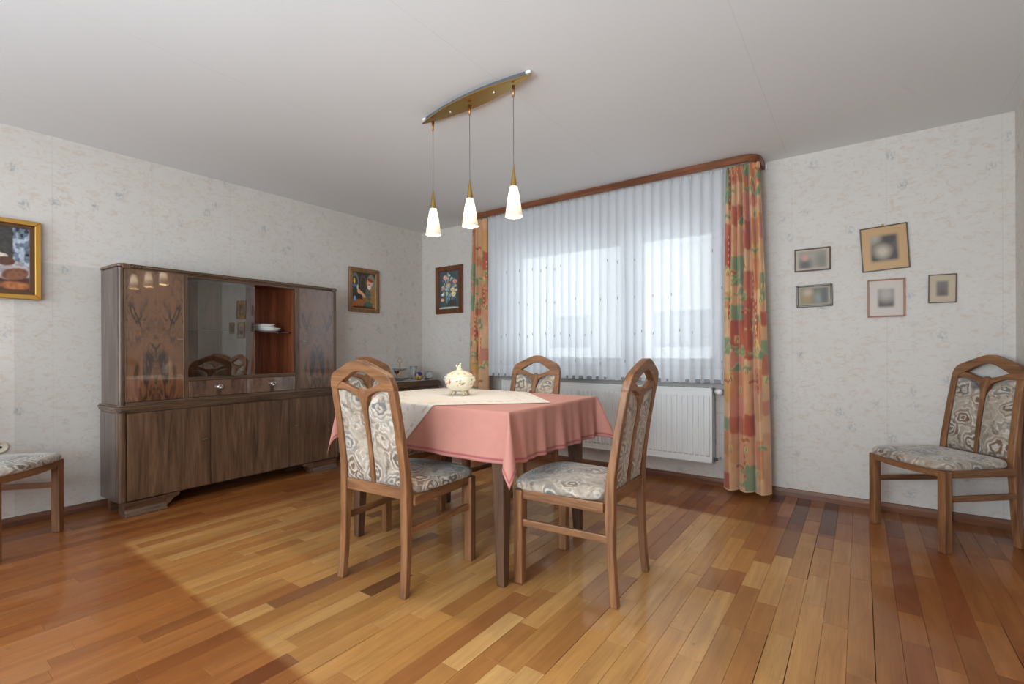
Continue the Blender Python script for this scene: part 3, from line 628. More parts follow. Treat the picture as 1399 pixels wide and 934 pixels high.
for i, xx in enumerate((-.305, -.015, .285)):
    pd = empty('pendant', (xx, 0, 0)); pd.parent = lp
    MB().lathe([(0, -.10), (.0045, -.10), (.008, -.044), (0, -.044)], 16).build('cord_grip', 'brassw', pd, smooth=True)
    MB().tube([(0, 0, -.44), (0, 0, -.10)], .0017, 8).build('cord', 'wire', pd)
    MB().lathe([(0, -.44), (.003, -.44), (.0165, -.542), (.0165, -.546), (0, -.546)], 24).build('cap', 'brass', pd, smooth=False)
    pr = [(.0185, .15), (.027, .110), (.0445, 0), (.0415, .002), (.025, .110), (.016, .148)]
    MB().lathe(pr, 28).build('shade', 'shade', pd, smooth=True, loc=(0, 0, -.695))
    li = bpy.data.lights.new('bulb', 'POINT'); li.energy = 7; li.color = (1, .78, .5); li.shadow_soft_size = .012
    lo = bpy.data.objects.new('bulb', li); C.objects.link(lo); lo.parent = pd; lo.location = (0, 0, -.655)

# ------------------------------------------------------------------ dining chairs
def yprof(z):        # how far the back stands behind the seat, by height
    P_ = [(0, -.2425), (.15, -.228), (.42, -.220), (.50, -.222), (.70, -.252), (.89, -.288), (1.01, -.312)]
    for (a, u), (b, v) in zip(P_, P_[1:]):
        if z <= b: return u+(v-u)*(z-a)/(b-a)
    return P_[-1][1]
def lean(x_, y_, z_): return (x_, y_+yprof(z_), z_)
def make_chair():
    r = empty('dining_chair')
    for s_ in (-1, 1):
        MB().sweep([(s_*.2165, .199, 0), (s_*.2165, .199, .418)], .021, .021).build('leg', 'oak_z', r, bevel=.004)
        zs = [0, .1, .2, .3, .38, .44, .52, .62, .72, .80, .878]
        MB().sweep([(s_*(.193-.006*min(1, z/.44)-.012*max(0, (z-.44)/.44)), 0, z) for z in zs], [.0185]*11, [.0155+.006*math.exp(-((z-.42)/.12)**2) for z in zs]).build('back_post', 'oak_z', r, bevel=.005, tf=lean)
        MB().sweep([(s_*.207, -.207, .400), (s_*.2135, .180, .400)], .010, .010).build('x', 'oak_y', r) if False else None
        mb = MB(); mb.rings([[(s_*.196, -.200, .378), (s_*.216, -.200, .378), (s_*.216, -.200, .420), (s_*.196, -.200, .420)], [(s_*.200, .185, .378), (s_*.224, .185, .378), (s_*.224, .185, .420), (s_*.200, .185, .420)]])
        mb.build('side_rail', 'oak_y', r, bevel=.003)
        mb = MB(); mb.rings([[(s_*.190, -.215, .256), (s_*.207, -.215, .256), (s_*.207, -.215, .287), (s_*.190, -.215, .287)], [(s_*.208, .182, .256), (s_*.225, .182, .256), (s_*.225, .182, .287), (s_*.208, .182, .287)]])
        mb.build('stretcher', 'oak_y', r, bevel=.003)
    # bowed front rail, rear rails
    n = 12; P_ = [(-.205+.41*i/n) for i in range(n+1)]; mb = MB()
    mb.rings([[(x_, .196+.034*math.cos(x_/.205*PI/2), .385), (x_, .218+.034*math.cos(x_/.205*PI/2), .385), (x_, .218+.034*math.cos(x_/.205*PI/2), .420), (x_, .196+.034*math.cos(x_/.205*PI/2), .420)] for x_ in P_]); mb.build('front_rail', 'oak_x', r, bevel=.002)
    MB().box((-.175, -.012, .405), (.175, .012, .458)).build('back_rail', 'oak_x', r, bevel=.004, tf=lean)
    # crest: outer arch, inner arch of the opening
    def bez(pts, n):
        out = []
        for i in range(len(pts)-1):
            p0 = pts[max(i-1, 0)]; p1 = pts[i]; p2 = pts[i+1]; p3 = pts[min(i+2, len(pts)-1)]
            for k in range(n):
                t = k/n; out.append(tuple(.5*((2*b)+(-a+c)*t+(2*a-5*b+4*c-d)*t*t+(-a+3*b-3*c+d)*t**3) for a, b, c, d in zip(p0, p1, p2, p3)))
        out.append(pts[-1]); return out
    oh = [(-.192, .872), (-.190, .900), (-.168, .942), (-.105, .972), (-.040, .998), (0, 1.006)]
    ih = [(-.155, .872), (-.146, .888), (-.120, .905), (-.075, .931), (-.032, .951), (0, .956)]
    oh += [(-a, b) for a, b in oh[-2::-1]]; ih += [(-a, b) for a, b in ih[-2::-1]]
    MB().band(bez(oh, 4), bez(ih, 4), -.0165, .0165).build('top_rail', 'oak_x', r, bevel=.006, tf=lean)
    ou = [(-.155, .905), (-.118, .906), (-.060, .885), (-.018, .873)]; iu = [(-.160, .872), (-.105, .872), (-.060, .859), (-.030, .842)]
    for s_ in (-1, 1):
        a = [(s_*x_, z_) for x_, z_ in bez(ou, 4)]; b = [(s_*x_, z_) for x_, z_ in bez(iu, 4)]
        MB().band(a, b, -.013, .013).build('cross_rail', 'oak_x', r, bevel=.003, tf=lean)
    sp = [(-.030, .842), (-.018, .872), (0, .884), (.018, .872), (.030, .842), (.018, .81), (.013, .76), (.011, .60), (.011, .455), (-.011, .455), (-.011, .60), (-.013, .76), (-.018, .81)]
    half = [(0, .884, 0), (.018, .872, 0), (.030, .842, 0), (.018, .81, 0), (.013, .76, 0), (.0115, .68, 0), (.011, .60, 0), (.011, .455, 0)]
    mb = MB(); mb.band([(-max(x_, .001), z_) for x_, z_, _ in half], [(max(x_, .001), z_) for x_, z_, _ in half], -.014, .014); mb.build('back_splat', 'oak_z', r, bevel=.004, tf=lean)
    # upholstered back panels
    for s_ in (-1, 1):
        nu, nv = 13, 26; fr = np.zeros((nv, nu, 3)); bk = np.zeros((nv, nu, 3))
        for j in range(nv):
            for i in range(nu):
                u, v = i/(nu-1), j/(nv-1); z_ = .458+v*.412
                xi = .011+.003*max(0, (z_-.6)/.3)+max(0, (z_-.79)/.08)**2*.045; xi = min(xi, .06); xo = .170-.010*v
                top = .868-.026*(1-min(1, u*1.6))**1.5
                z_ = .458+v*(top-.458); x_ = xi+(xo-xi)*u
                pad = (1-(2*u-1)**6)*(1-(2*v-1)**10); x_ = x_*s_
                fr[j, i] = (x_, yprof(z_)+.004+.016*pad, z_); bk[j, i] = (x_, yprof(z_)-.004-.009*pad, z_)
        mb = MB(); vs = [tuple(p) for p in fr.reshape(-1, 3)]+[tuple(p) for p in bk.reshape(-1, 3)]; fs = []; K = nu*nv
        for j in range(nv-1):
            for i in range(nu-1): a = j*nu+i; fs += [(a, a+1, a+nu+1, a+nu), (K+a, K+a+nu, K+a+nu+1, K+a+1)]
        bd = [(0, i) for i in range(nu)]+[(j, nu-1) for j in range(1, nv)]+[(nv-1, i) for i in range(nu-2, -1, -1)]+[(j, 0) for j in range(nv-2, 0, -1)]
        for k in range(len(bd)):
            a = bd[k][0]*nu+bd[k][1]; b = bd[(k+1) % len(bd)]; b = b[0]*nu+b[1]; fs.append((a, b, K+b, K+a))
        mb.add(vs, fs).build('back_cushion', 'fabric', r, smooth=True)
    # seat cushion
    def outline(n=64):
        out = []
        for k in range(n):
            a = 2*PI*k/n; ca, sa = math.cos(a), math.sin(a); e = .30
            x_ = math.copysign(abs(ca)**e, ca); y_ = math.copysign(abs(sa)**e, sa)
            yy = y_*.2125+.018; wd = .214+.032*(yy+.2)/.43
            if yy > 0: yy += .034*math.cos(min(1, abs(x_))*PI/2)*(yy/.23)
            out.append((x_*wd, yy))
        return out
    ol = outline(); lev = [(.93, .419), (.985, .424), (1.0, .434), (.992, .446), (.955, .457), (.85, .464), (.6, .470), (.3, .473), (.05, .474)]
    MB().rings([[(x_*s_, .018+(y_-.018)*s_, z_) for x_, y_ in ol] for s_, z_ in lev]).build('seat', 'fabric', r, smooth=True)
    return r
proto = make_chair(); first = True
def chair(loc, rz, label, group='oak dining chairs'):
    global first
    o = proto if first else copy_tree(proto); first = False
    o.location = (*loc, 0); o.rotation_euler = (0, 0, R(rz)); tag(o, label, 'chair', group); return o
chair((2.343, -2.320), 5, 'oak dining chair at the near left of the table, seen from behind')
chair((3.064, -1.920), 92.5, 'oak dining chair at the right end of the table, side on to the camera')
chair((1.698, -1.862), -92, 'oak dining chair at the left end of the table, hidden behind the near chair')
chair((2.300, -1.410), 180, 'oak dining chair on the far side of the table, in front of the radiator')
chair((4.482, -.347), 130, 'oak dining chair standing alone in the right hand room corner under the photographs')
chair((.35, -3.495), -43, 'oak dining chair by the left wall, cut off by the left edge of the photo')

# ------------------------------------------------------------------ dining table, cloths
TZ = .776; TX, TY, TA = 2.325, -1.865, R(0.5); HX, HY = .58, .415
tb = empty('dining_table', (TX, TY, 0), TA); tag(tb, 'dining table with tapered dark wooden legs under a pink cloth', 'table')
box('tabletop', 'wal_x', (-HX, -HY, TZ-.026), (HX, HY, TZ), tb, bevel=.006)
for s1 in (-1, 1):
    for s2 in (-1, 1):
        cx, cy = s1*.49, s2*.345
        zs = [0, .006, .62, .75]; hw = [.019, .021, .035, .035]
        MB().sweep([(cx+s1*(.035-h_), cy+s2*(.035-h_), z_) for z_, h_ in zip(zs, hw)], hw, hw).build('leg', 'tleg', tb, bevel=.006)
MB().box((-.47, -.360, .65), (.47, -.335, .75)).box((-.47, .335, .65), (.47, .360, .75)).build('long_apron', 'wal_x', tb, bevel=.002)
MB().box((-.52, -.31, .65), (-.495, .31, .75)).box((.495, -.31, .65), (.52, .31, .75)).build('short_apron', 'wal_y', tb, bevel=.002)
def drape(U, V, lift, D):
    ex = np.maximum(np.abs(U)-HX, 0); ey = np.maximum(np.abs(V)-HY, 0); sx = np.sign(U); sy = np.sign(V); rad = .016
    cu = np.clip(U, -HX, HX); cv = np.clip(V, -HY, HY)
    r_ = np.hypot(ex, ey); th = np.arctan2(ey, ex+1e-9)
    s2 = np.sin(2*th)*((ex > 0) & (ey > 0)); fl = np.where(U < 0, .20, .42)*r_*np.clip(s2, 0, 1)**.8
    drop = np.where(r_ > rad, r_-rad/2, r_*r_/(2*rad)); drop = np.sqrt(np.maximum(drop**2-fl**2, 0))
    q = np.clip(r_/D, 0, 1.3); wx = np.clip((HY-np.abs(V))/.06, 0, 1); wy = np.clip((HX-np.abs(U))/.06, 0, 1)
    rx = (.010*np.sin(V*38+sx*1.3)+.007*np.sin(V*71+.5)+.006*np.sin(V*17))*q*wx; ry = (.007*np.sin(U*11+sy*2)+.004*np.sin(U*29+1))*q*wy
    ox = np.where(ex > 0, .008*np.clip(ex/rad, 0, 1)+lift, 0); oy = np.where(ey > 0, .008*np.clip(ey/rad, 0, 1)+lift, 0)
    rx = np.where((ex > 0) & (ey == 0), rx+.010*q*wx, 0); ry = np.where((ey > 0) & (ex == 0), ry+.010*q*wy, 0)
    ang = PI/4+(th-PI/4)*.95+np.where(V < 0, .16, -.20)
    X = cu+sx*(ox+rx+fl*np.cos(ang)); Y = cv+sy*(oy+ry+fl*np.sin(ang)); Z = TZ+.003+lift-drop
    return X, Y, Z
D = .232; nu = int(2*(HX+D)/.0085); nv = int(2*(HY+D)/.0085)
U, V = np.meshgrid(np.linspace(-HX-D, HX+D, nu), np.linspace(-HY-D, HY+D, nv)); X, Y, Z = drape(U, V, .001, D)
ed = np.minimum(HX+D-np.abs(U), HY+D-np.abs(V)); c = canvas(U, L(188, 128, 114)); c *= (1+.06*(vnoise(U.shape, 3, 1)-.5))[..., None]
c[(ed > .012) & (ed < .024)] = L(150, 70, 78); c[ed < .004] = L(176, 104, 100)
o = link('tablecloth', grid_mesh('tablecloth', X, Y, Z, c), 'pink', None, (TX, TY, 0), (0, 0, TA)); tag(o, 'pink tablecloth with a darker stitched hem draped over the dining table', 'tablecloth')
s = o.modifiers.new('t', 'SOLIDIFY'); s.thickness = .0015
L1, L2, RU, RV = 1.22, 1.40, .555, -.016; A, B = np.meshgrid(np.linspace(-L2, 0, 175), np.linspace(-L1, 0, 155))
U2 = (A+B)/2+RU; V2 = (B-A)/2+RV
X, Y, Z = drape(U2, V2, .004, D); ed = np.minimum(np.minimum(-A, A+L2), np.minimum(-B, B+L1))
c = canvas(A, L(228, 224, 218)); em = vnoise(A.shape, 3.2, 7); k = (ed < .045) & (ed > .03) & (em > .45); c[k] = L(206, 194, 178); k = (ed < .22) & (ed > .10) & (em > .62); c[k] = L(214, 202, 186); c[ed < .006] = L(190, 180, 168)
o = link('table_overlay', grid_mesh('table_overlay', X, Y, Z, c), 'lace', None, (TX, TY, 0), (0, 0, TA)); tag(o, 'white embroidered overlay cloth laid diagonally across the pink tablecloth', 'tablecloth')

# tureen
tu = empty('tureen', (2.242, -1.845, TZ+.009), R(20)); tag(tu, 'cream porcelain lidded tureen with red flowers on four feet, on the dining table', 'tureen')
def lobed(prof, n=48, sx=1.0, sy=.82, k=.012):
    rr = []
    for r_, z_ in prof: rr.append([((r_*(1+k*math.cos(8*2*PI*j/n)))*math.cos(2*PI*j/n)*sx, (r_*(1+k*math.cos(8*2*PI*j/n)))*math.sin(2*PI*j/n)*sy, z_) for j in range(n)])
    return rr
def china(mb, name, spots, parent, base=(224, 216, 194)):
    me = mb.mesh(name, True); co_ = np.array([v.co[:] for v in me.vertices]); c_ = np.zeros((len(co_), 3)); c_[:] = L(*base)
    for a, z_, rr, k in spots:
        an = np.arctan2(co_[:, 1]/.82, co_[:, 0]); da = (an-a+PI) % (2*PI)-PI; d_ = np.hypot(da*.085, co_[:, 2]-z_); c_[d_ < rr] = L(*k)
    vcol(me, c_); return link(name, me, 'china', parent)
prof = [(.0, .022), (.035, .022), (.058, .030), (.078, .052), (.088, .078), (.088, .092), (.082, .106), (.076, .112)]
pf = []
for (a, b), (c1, d1) in zip(prof, prof[1:]): pf += [(a+(c1-a)*t/4, b+(d1-b)*t/4) for t in range(4)]
pf.append(prof[-1]); rq = random.Random(2); sp = []
for a0 in (-2.25, -1.2, -.2, .9, 2.0, 3.0):
    for _ in range(7): sp.append((a0+rq.uniform(-.3, .3), .074+rq.uniform(-.016, .018), rq.uniform(.003, .0065), rq.choice([(206, 62, 40), (214, 92, 52), (190, 60, 50), (120, 132, 76)])))
china(MB().rings(lobed(pf, 96), False), 'body', sp, tu)
lidp = [(.078, .112), (.080, .115), (.074, .121), (.055, .132), (.030, .141), (.012, .146), (0, .147)]; lf = []
for (a, b), (c1, d1) in zip(lidp, lidp[1:]): lf += [(a+(c1-a)*t/3, b+(d1-b)*t/3) for t in range(3)]
lf.append(lidp[-1])
china(MB().rings(lobed(lf, 96), False), 'lid', [(a, .124, .0055, (222, 120, 76)) for a in np.arange(-3, 3, .55)], tu)
fin = MB(); fin.lathe([(0, .143), (.017, .144), (.018, .150), (.010, .156), (0, .158)], 16).lathe([(0, .152), (.008, .155), (.010, .165), (.007, .173), (0, .176)], 14, (.002, 0, 0)).lathe([(0, .170), (.0055, .173), (.0065, .179), (.004, .184), (0, .186)], 12, (.006, 0, 0)).tube([(-.004, 0, .156), (-.014, 0, .160), (-.018, 0, .168), (-.015, 0, .176)], [.004, .005, .005, .003], 8)
fin.build('finial', plain('cream glaze', srgb(228, 216, 188), .25), tu, smooth=True)
for a in (45, 135, 225, 315):
    x_, y_ = .052*math.cos(R(a)), .044*math.sin(R(a)); MB().tube([(x_*.85, y_*.85, .034), (x_*1.05, y_*1.05, .018), (x_*1.15, y_*1.15, .006), (x_*1.25, y_*1.25, .0045)], [.011, .008, .0065, .006], 10).build('foot', plain('tan glaze', srgb(206, 186, 150), .3) if 'tan glaze' not in bpy.data.materials else bpy.data.materials['tan glaze'], tu, smooth=True)
for s_ in (-1, 1): MB().tube([(s_*.080, 0, .104), (s_*.092, 0, .103), (s_*.096, 0, .090), (s_*.088, 0, .078)], [.003, .004, .004, .003], 10).build('handle', bpy.data.materials['cream glaze'], tu, smooth=True)

# ------------------------------------------------------------------ sideboard; local x = out from the wall, y = along the wall
SB = empty('sideboard', (.375, -2.928, 0), R(1.9)); tag(SB, 'large dark walnut sideboard with glass doors and figured veneer against the left wall', 'sideboard')
LN = 1.605; DP = .32
def rbox(x0, x1, y0, y1, z0, z1, r, n=6, inset=0):          # box with its two front vertical edges rounded
    poly = [(x0, y0)]
    for i in range(n+1): a = -PI/2+PI/2*i/n; poly.append((x1-r+r*math.cos(a), y0+r+r*math.sin(a)))
    for i in range(n+1): a = PI/2*i/n; poly.append((x1-r+r*math.cos(a), y1-r+r*math.sin(a)))
    poly.append((x0, y1)); return poly
def slab(name, mat, x0, x1, y0, y1, z0, z1, r, bevel=.002):
    return MB().prism(rbox(x0, x1, y0, y1, z0, z1, r), z0, z1, 'z').build(name, mat, SB, bevel=bevel)
slab('base_cabinet', 'wal_z', -DP, -.016, .004, LN-.004, .092, .655, .035)
for a, b in ((.045, .531), (.535, 1.127), (1.131, LN-.045)):
    o = box('lower_door', 'wal_z', (-.016, a, .097), (.001, b, .650), SB, bevel=.0025)
    if not .5 < a < 1: ky = b-.045 if a < .5 else a+.045; MB().tube([(.001, ky, .425), (.028, ky, .425)], .0035, 8).box((.018, ky-.015, .421), (.024, ky+.015, .430)).build('key', 'steel', o)
slab('corner_post', 'wal_z', -.05, .0, .0, .043, .094, .655, .018); slab('corner_post', 'wal_z', -.05, .0, LN-.043, LN, .094, .655, .018)
box('side_panel', 'side', (-DP, -.001, .094), (-.052, .004, .653), SB); box('side_panel', 'side', (-DP, LN-.004, .094), (-.052, LN+.001, .653), SB)
for k, (z0, z1, e) in enumerate(((.655, .664, .004), (.664, .674, .010), (.674, .684, .014), (.684, .695, .018), (.695, .704, .010))):
    slab('ledge_moulding', 'wal_y', -DP, e, -e, LN+e, z0+.0005, z1, .03, .0035)
# upper carcass, open in the middle
UZ0, UZ1 = .704, 1.600; fx = -.020
up_ = MB().box((-DP, .012, UZ0), (-DP+.012, LN-.012, UZ1-.02)).box((-DP+.012, .012, UZ0), (fx-.014, LN-.012, UZ0+.014)).box((-DP+.012, .012, UZ1-.03), (fx-.014, LN-.012, UZ1-.02))
up_.build('upper_carcass', 'inner', SB)
for y_ in (.012, .392, 1.198, LN-.024): box('partition', 'inner', (-DP+.012, y_, UZ0+.014), (fx-.016, y_+.012, UZ1-.03), SB)
box('side_panel', 'side', (-DP, .006, UZ0), (fx-.012, .012, UZ1-.022), SB, bevel=.001); box('side_panel', 'side', (-DP, LN-.012, UZ0), (fx-.012, LN-.006, UZ1-.022), SB)
for a, b in ((.008, .040), (LN-.040, LN-.008)): MB().prism(rbox(fx-.03, fx+.004, a, b, 0, 0, .014), UZ0, UZ1-.022, 'z').build('pilaster', 'wal_z', SB, bevel=.001)
for a, b in ((.372, .398), (1.196, 1.230)): box('stile', 'wal_z', (fx-.03, a, UZ0+.0), (fx+.003, b, UZ1-.022), SB, bevel=.003)
for a, b, nm in ((.042, .370, 0), (1.232, LN-.042, 1)):
    yc, zc = (a+b)/2, (UZ0+.018+UZ1-.028)/2; hy, hz = (b-a)/2, (UZ1-.028-UZ0-.018)/2
    o = MB().box((-.009, -hy, -hz), (.009, hy, hz)).build('upper_door', 'burl', SB, bevel=.002, loc=(fx-.005, yc, zc))
    for s_ in (-1, 1): box('edge_bead', 'wal_z', (.006, s_*hy-.004, -hz), (.012, s_*hy+.004, hz), o, bevel=.002)
    ky = hy-.03 if nm == 0 else -hy+.035
    kk = MB().tube([(.009, ky, -.02), (.034, ky, -.02)], .0035, 8).box((.024, ky-.017, -.025), (.030, ky+.017, -.016)).build('key', 'steel', o)
box('bottom_strip', 'wal_y', (fx-.03, .042, UZ0), (fx+.001, 1.563, UZ0+.016), SB, bevel=.002)
# top moulding with small carved corner blocks
for k, (z0, z1, e) in enumerate(((UZ1-.030, UZ1-.020, .000), (UZ1-.020, UZ1-.006, .008), (UZ1-.006, UZ1, .003))):
    MB().prism(rbox(-DP, fx+e+.006, .006-e, LN-.006+e, 0, 0, .03), z0+.0004, z1, 'z').build('top_moulding', 'wal_y', SB, bevel=.003)
for y0 in (.045, LN-.045):
    s_ = 1 if y0 < 1 else -1
    MB().box((fx+.008, y0-.022, UZ1-.032), (fx+.017, y0+.022, UZ1+.001)).build('corner_block', 'wal_z', SB, bevel=.004)
    mb = MB()
    for q in range(3): yy = y0+s_*(.035+q*.018); mb.tube([(fx+.012, yy-.008, UZ1-.026), (fx+.019, yy, UZ1-.014), (fx+.012, yy+.008, UZ1-.004)], .004, 8)
    mb.build('carved_ornament', 'wal_z', SB, smooth=True)
# middle bay: drawers, sliding glass
for a, b in ((.400, .796), (.800, 1.194)):
    yc = (a+b)/2; o = MB().box((-.010, -(b-a)/2, -.056), (.010, (b-a)/2, .056)).build('drawer', 'burl2', SB, bevel=.002, loc=(fx-.006, yc, .779))
    kb = MB().lathe([(0, 0), (.009, 0), (.007, .010), (.018, .014), (.020, .020), (.016, .024), (.010, .0225), (0, .019)], 20).build('knob', 'chrome', o, smooth=True, loc=(.010, .0, .006), rot=(0, R(90), 0))
for q in (((fx-.026, .398, .838), (fx+.004, 1.196, .850)), ((fx-.026, .398, .850), (fx-.001, 1.196, .862)), ((fx-.026, .398, 1.556), (fx+.002, 1.196, 1.570))): MB().box(*q).build('glass_track', 'wal_y', SB, bevel=.002)
for a, b, xx in ((.40, .80, fx-.012), (.745, 1.0, fx-.020)): pass
o = box('sliding_glass_door', 'cabglass', (fx-.012, .465, .860), (fx-.008, .865, 1.556), SB)
o = box('sliding_glass_door', 'cabglass', (fx-.020, .400, .860), (fx-.016, .800, 1.556), SB)
box('display_floor', 'inner', (-DP+.012, .404, .842), (fx-.03, 1.198, .852), SB); box('glass_shelf', 'cabglass', (-DP+.03, .406, 1.193), (fx-.045, 1.192, 1.199), SB)
for y_ in (.41, 1.188):
    for x_ in (-DP+.05, fx-.08): MB().tube([(x_, y_-.006, 1.188), (x_, y_+.006, 1.188)], .004, 8).build('shelf_pin', 'brass', SB)
# moulded feet
for a, b in ((.03, .34), (1.265, LN-.03)):
    mirror = a > 1
    pr = [(0, 0), (.018, .001), (.014, .012), (.004, .022), (-.004, .040), (.004, .062), (.014, .090), (-.10, .090), (-.10, 0)]
    yo = (b-.08) if not mirror else (a+.08)
    rr = []
    for y_, e in (((a, 0), (b-.08, 0)) if not mirror else ((a+.08, 0), (b, 0))): rr.append([(x_-.006, y_, z_) for x_, z_ in pr])
    fo = MB().rings(rr); br = [(0, .091), (0, 0.018), (.02, .03), (.045, .060), (.08, .072), (.08, .091)]
    s_ = 1 if not mirror else -1; base_y = b-.08 if not mirror else a+.08
    fo.build('foot', 'wal_y', SB, bevel=.002)
    MB().prism([(base_y+s_*q, z_) for q, z_ in br], -.10, -.006, 'x').build('foot_bracket', 'wal_y', SB, bevel=.002)
    box('rear_foot', 'wal_y', (-DP+.02, a, 0), (-DP+.08, a+.12, .092), SB)
def sbw(x_, y_, z_): a = R(1.9); return (.375+x_*math.cos(a)-y_*math.sin(a), -2.928+x_*math.sin(a)+y_*math.cos(a), z_)
def plate_mesh(rad, h): return MB().lathe([(0, .002), (rad*.55, .0), (rad*.62, .003), (rad, h), (rad, h+.002), (rad*.6, .0055), (0, .0045)], 36).mesh('dinner_plate', True)
pm = plate_mesh(.104, .016); pm2 = plate_mesh(.086, .012); zz = 1.1992
for i, (mm, dz) in enumerate([(pm, .0125), (pm, .0175), (pm2, .011), (pm2, .011), (pm2, .011)]):
    px, py = (-.15, 1.03) if mm is pm else (-.15, 1.005)
    o = link('dinner_plate', mm, 'plate', None, sbw(px, py, zz)); zz += dz if i != 1 else .013
    tag(o, ['large white plate at the bottom of the stack in the glass cabinet', 'second large white plate from the bottom in the glass cabinet', 'lowest of the small white plates in the glass cabinet', 'middle one of the small white plates in the glass cabinet', 'small white plate on top of the stack in the glass cabinet'][i], 'plate', 'plates stacked on the glass shelf')

# ------------------------------------------------------------------ low cabinet in the far corner and what stands on it
CZ = .726
lc = empty('low_cabinet', (0, 0, 0)); tag(lc, 'low dark brown cabinet with rounded top in the far room corner', 'cabinet')
prf = [(-1.02, CZ-.062), (-1.02, CZ-.012), (-1.01, CZ), (-.155, CZ)]
for i in range(1, 9): a = PI/2-PI/2*i/8; prf.append((-.155+.055*math.cos(a), CZ-.055+.055*math.sin(a)))
prf.append((-.10, CZ-.062)); MB().prism(prf, .02, .40, 'x').build('top', 'wal_y', lc, bevel=.004)
box('body', 'wal_z', (.03, -.99, .10), (.375, -.115, CZ-.063), lc, bevel=.003)
for a, b in ((-.985, -.56), (-.55, -.12)):
    o = box('door', 'wal_z', (.375, a, .12), (.390, b, CZ-.075), lc, bevel=.002); MB().lathe([(0, 0), (.006, 0), (.012, .012), (0, .018)], 14).build('knob', 'brass', o, loc=(.390, b-.04 if a < -.7 else a+.04, .42), rot=(0, R(90), 0))
for x_ in (.06, .34):
    for y_ in (-.95, -.16): MB().sweep([(x_, y_, 0), (x_, y_, .105)], [.014, .022], [.014, .022]).build('leg', 'wal_z', lc)
dn = 40; X, Y = np.meshgrid(np.linspace(.05, .398, dn), np.linspace(-.95, -.17, dn*2)); o = link('doily', grid_mesh('doily', X, Y, np.full_like(X, CZ+.002)+.0006*np.sin(X*90)*np.sin(Y*80), canvas(X, L(206, 200, 190))), 'lace'); tag(o, 'pale lace runner lying on the low cabinet in the corner', 'doily')
T0 = CZ+.0035
def lathe_obj(name, mat, prof, loc, label, cat, n=28, parent=None, **k):
    o = MB().lathe(prof, n).build(name, mat, parent, smooth=True, loc=loc, **k)
    if label: tag(o, label, cat)
    return o
eb = empty('enamel_box', (.30, -.335, T0)); tag(eb, 'small round blue and gold enamel box on the low cabinet', 'trinket box')
def band_ball(prof, n, fn, name, parent):
    me = MB().lathe(prof, n).mesh(name, True); co_ = np.array([v.co[:] for v in me.vertices]); vcol(me, np.array([fn(*p) for p in co_])); return link(name, me, 'enamel', parent)
pb = [(.0, 0), (.022, 0), (.036, .012), (.043, .028), (.045, .044)]; pt = [(.045, .047), (.042, .062), (.033, .075), (.018, .084), (0, .087)]
def dens(p, k=5):
    o = []
    for (a, b), (c1, d1) in zip(p, p[1:]): o += [(a+(c1-a)*t/k, b+(d1-b)*t/k) for t in range(k)]
    return o+[p[-1]]
band_ball(dens(pb), 48, lambda x_, y_, z_: L(40, 110, 84) if (math.sin(math.atan2(y_, x_)*5) > .5 and .012 < z_ < .032) else (L(168, 50, 40) if z_ < .012 else L(196, 150, 60)), 'base', eb)
band_ball(dens(pt), 48, lambda x_, y_, z_: L(226, 196, 96) if (math.sin(math.atan2(y_, x_)*4+.4) > .86 and z_ < .072) else L(34, 28, 120), 'lid', eb)
MB().lathe([(.0455, .0435), (.0470, .0455), (.0455, .0475)], 32).build('rim', 'brass', eb, smooth=True)
lathe_obj('glass_ball_vase', 'crystal', [(0, 0), (.024, 0), (.045, .018), (.052, .042), (.046, .066), (.026, .084), (.0, .090)], (.30, -.185, T0), 'clear round glass ball on the right end of the low cabinet', 'glass ball')
lathe_obj('glass_vase', 'crystal', [(0, .0), (.028, 0), (.030, .005), (.028, .07), (.036, .115), (.044, .142), (.042, .142), (.034, .115), (.026, .07), (.026, .008), (0, .006)], (.13, -.255, T0), 'clear flared glass vase behind the blue enamel box', 'vase')
box('matchbox', 'black', (-.018, -.022, 0), (.018, .022, .015), None, bevel=.001, loc=(.345, -.262, T0)); tag(bpy.data.objects['matchbox'], 'tiny black box between the enamel box and the glass ball', 'box')
ts = empty('tiered_stand', (.24, -.545, T0)); tag(ts, 'two tier glass serving stand with a brass ring handle on the low cabinet', 'cake stand')
MB().lathe([(0, .004), (.03, 0), (.05, .006), (.125, .034), (.128, .038), (.122, .036), (.05, .011), (0, .009)], 40).build('lower_dish', 'crystal', ts, smooth=True)
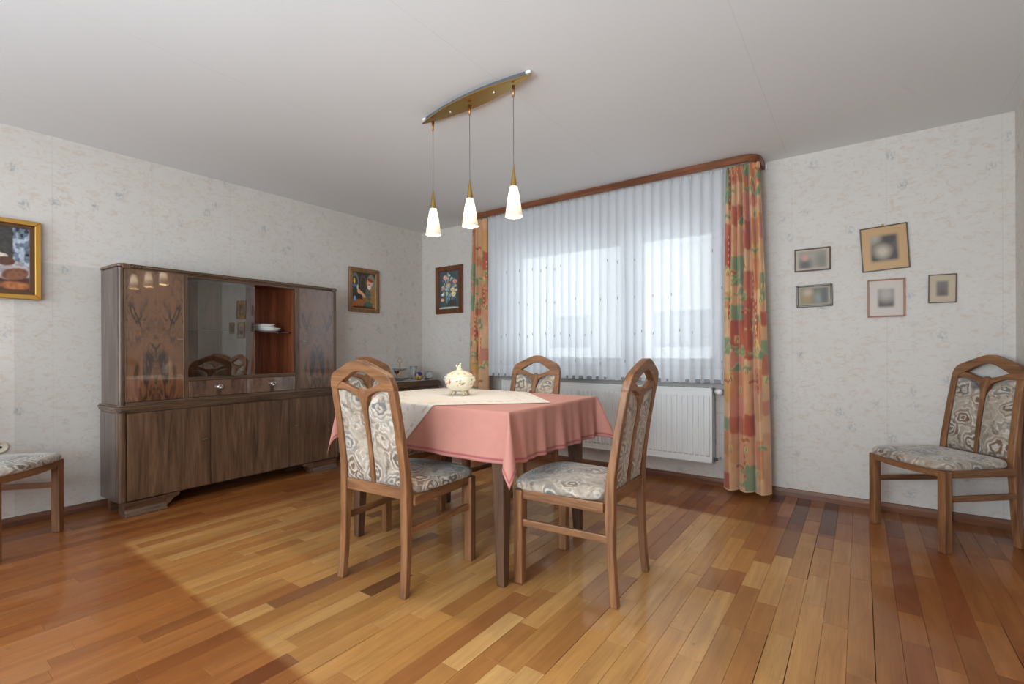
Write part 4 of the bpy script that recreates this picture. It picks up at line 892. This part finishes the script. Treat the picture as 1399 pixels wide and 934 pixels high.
MB().lathe([(0, .100), (.03, .100), (.075, .120), (.077, .124), (.028, .105), (0, .104)], 36).build('upper_dish', 'crystal', ts, smooth=True)
MB().lathe([(.004, .008), (.004, .04), (.009, .05), (.009, .085), (.004, .098), (.004, .105), (.003, .15), (.006, .160), (.003, .17), (.002, .185)], 14).build('stem', 'brassw', ts, smooth=True)
MB().tube([(0, .027*math.cos(2*PI*k/20)*(1+.15*math.cos(8*PI*k/20)), .208+.027*math.sin(2*PI*k/20)*(1+.15*math.cos(8*PI*k/20))) for k in range(20)], .003, 8, True).build('ring_handle', 'brass', ts, smooth=True)
lathe_obj('orange_glass_goblet', 'orange', [(0, 0), (.026, .002), (.004, .012), (.004, .055), (.026, .078), (.032, .115), (.030, .115), (.024, .080), (0, .062)], (.075, -.445, T0), 'orange tinted stemmed glass behind the tiered stand', 'goblet')
lathe_obj('glass_dish', 'crystal', [(0, 0), (.04, 0), (.075, .03), (.085, .055), (.082, .055), (.07, .03), (.035, .006), (0, .005)], (.28, -.76, T0), 'clear glass bowl on the cabinet, just left of the tiered stand', 'bowl')
fg = empty('wooden_figurine', (.10, -.84, T0)); tag(fg, 'dark wooden figurine whose tip rises behind the left end chair', 'figurine')
MB().lathe([(0, 0), (.030, 0), (.030, .012), (.014, .02), (.018, .08), (.022, .13), (.012, .17), (.010, .19)], 18).build('body', 'wal_z', fg, smooth=True)
MB().tube([(0, -.028, .222), (0, -.01, .212), (0, .008, .202), (0, .028, .197)], [.005, .009, .010, .004], 10).build('head', 'wal_z', fg, smooth=True)
MB().tube([(0, 0, .185), (0, 0, .206)], .008, 10).build('neck', 'wal_z', fg, smooth=True)
# wall socket low on the left wall
so = empty('wall_socket', (.0, -3.389, .482), R(90)); tag(so, 'round cream wall socket just above the left chair seat', 'socket')
MB().lathe([(0, 0), (.037, 0), (.036, .008), (.028, .014), (.026, .010), (.012, .008), (0, .008)], 28).build('cover', 'cream', so, smooth=True, rot=(R(90), 0, 0))
MB().lathe([(0, 0), (.007, 0), (.007, .0105), (0, .0105)], 14).build('screw', 'slot', so, rot=(R(90), 0, 0))
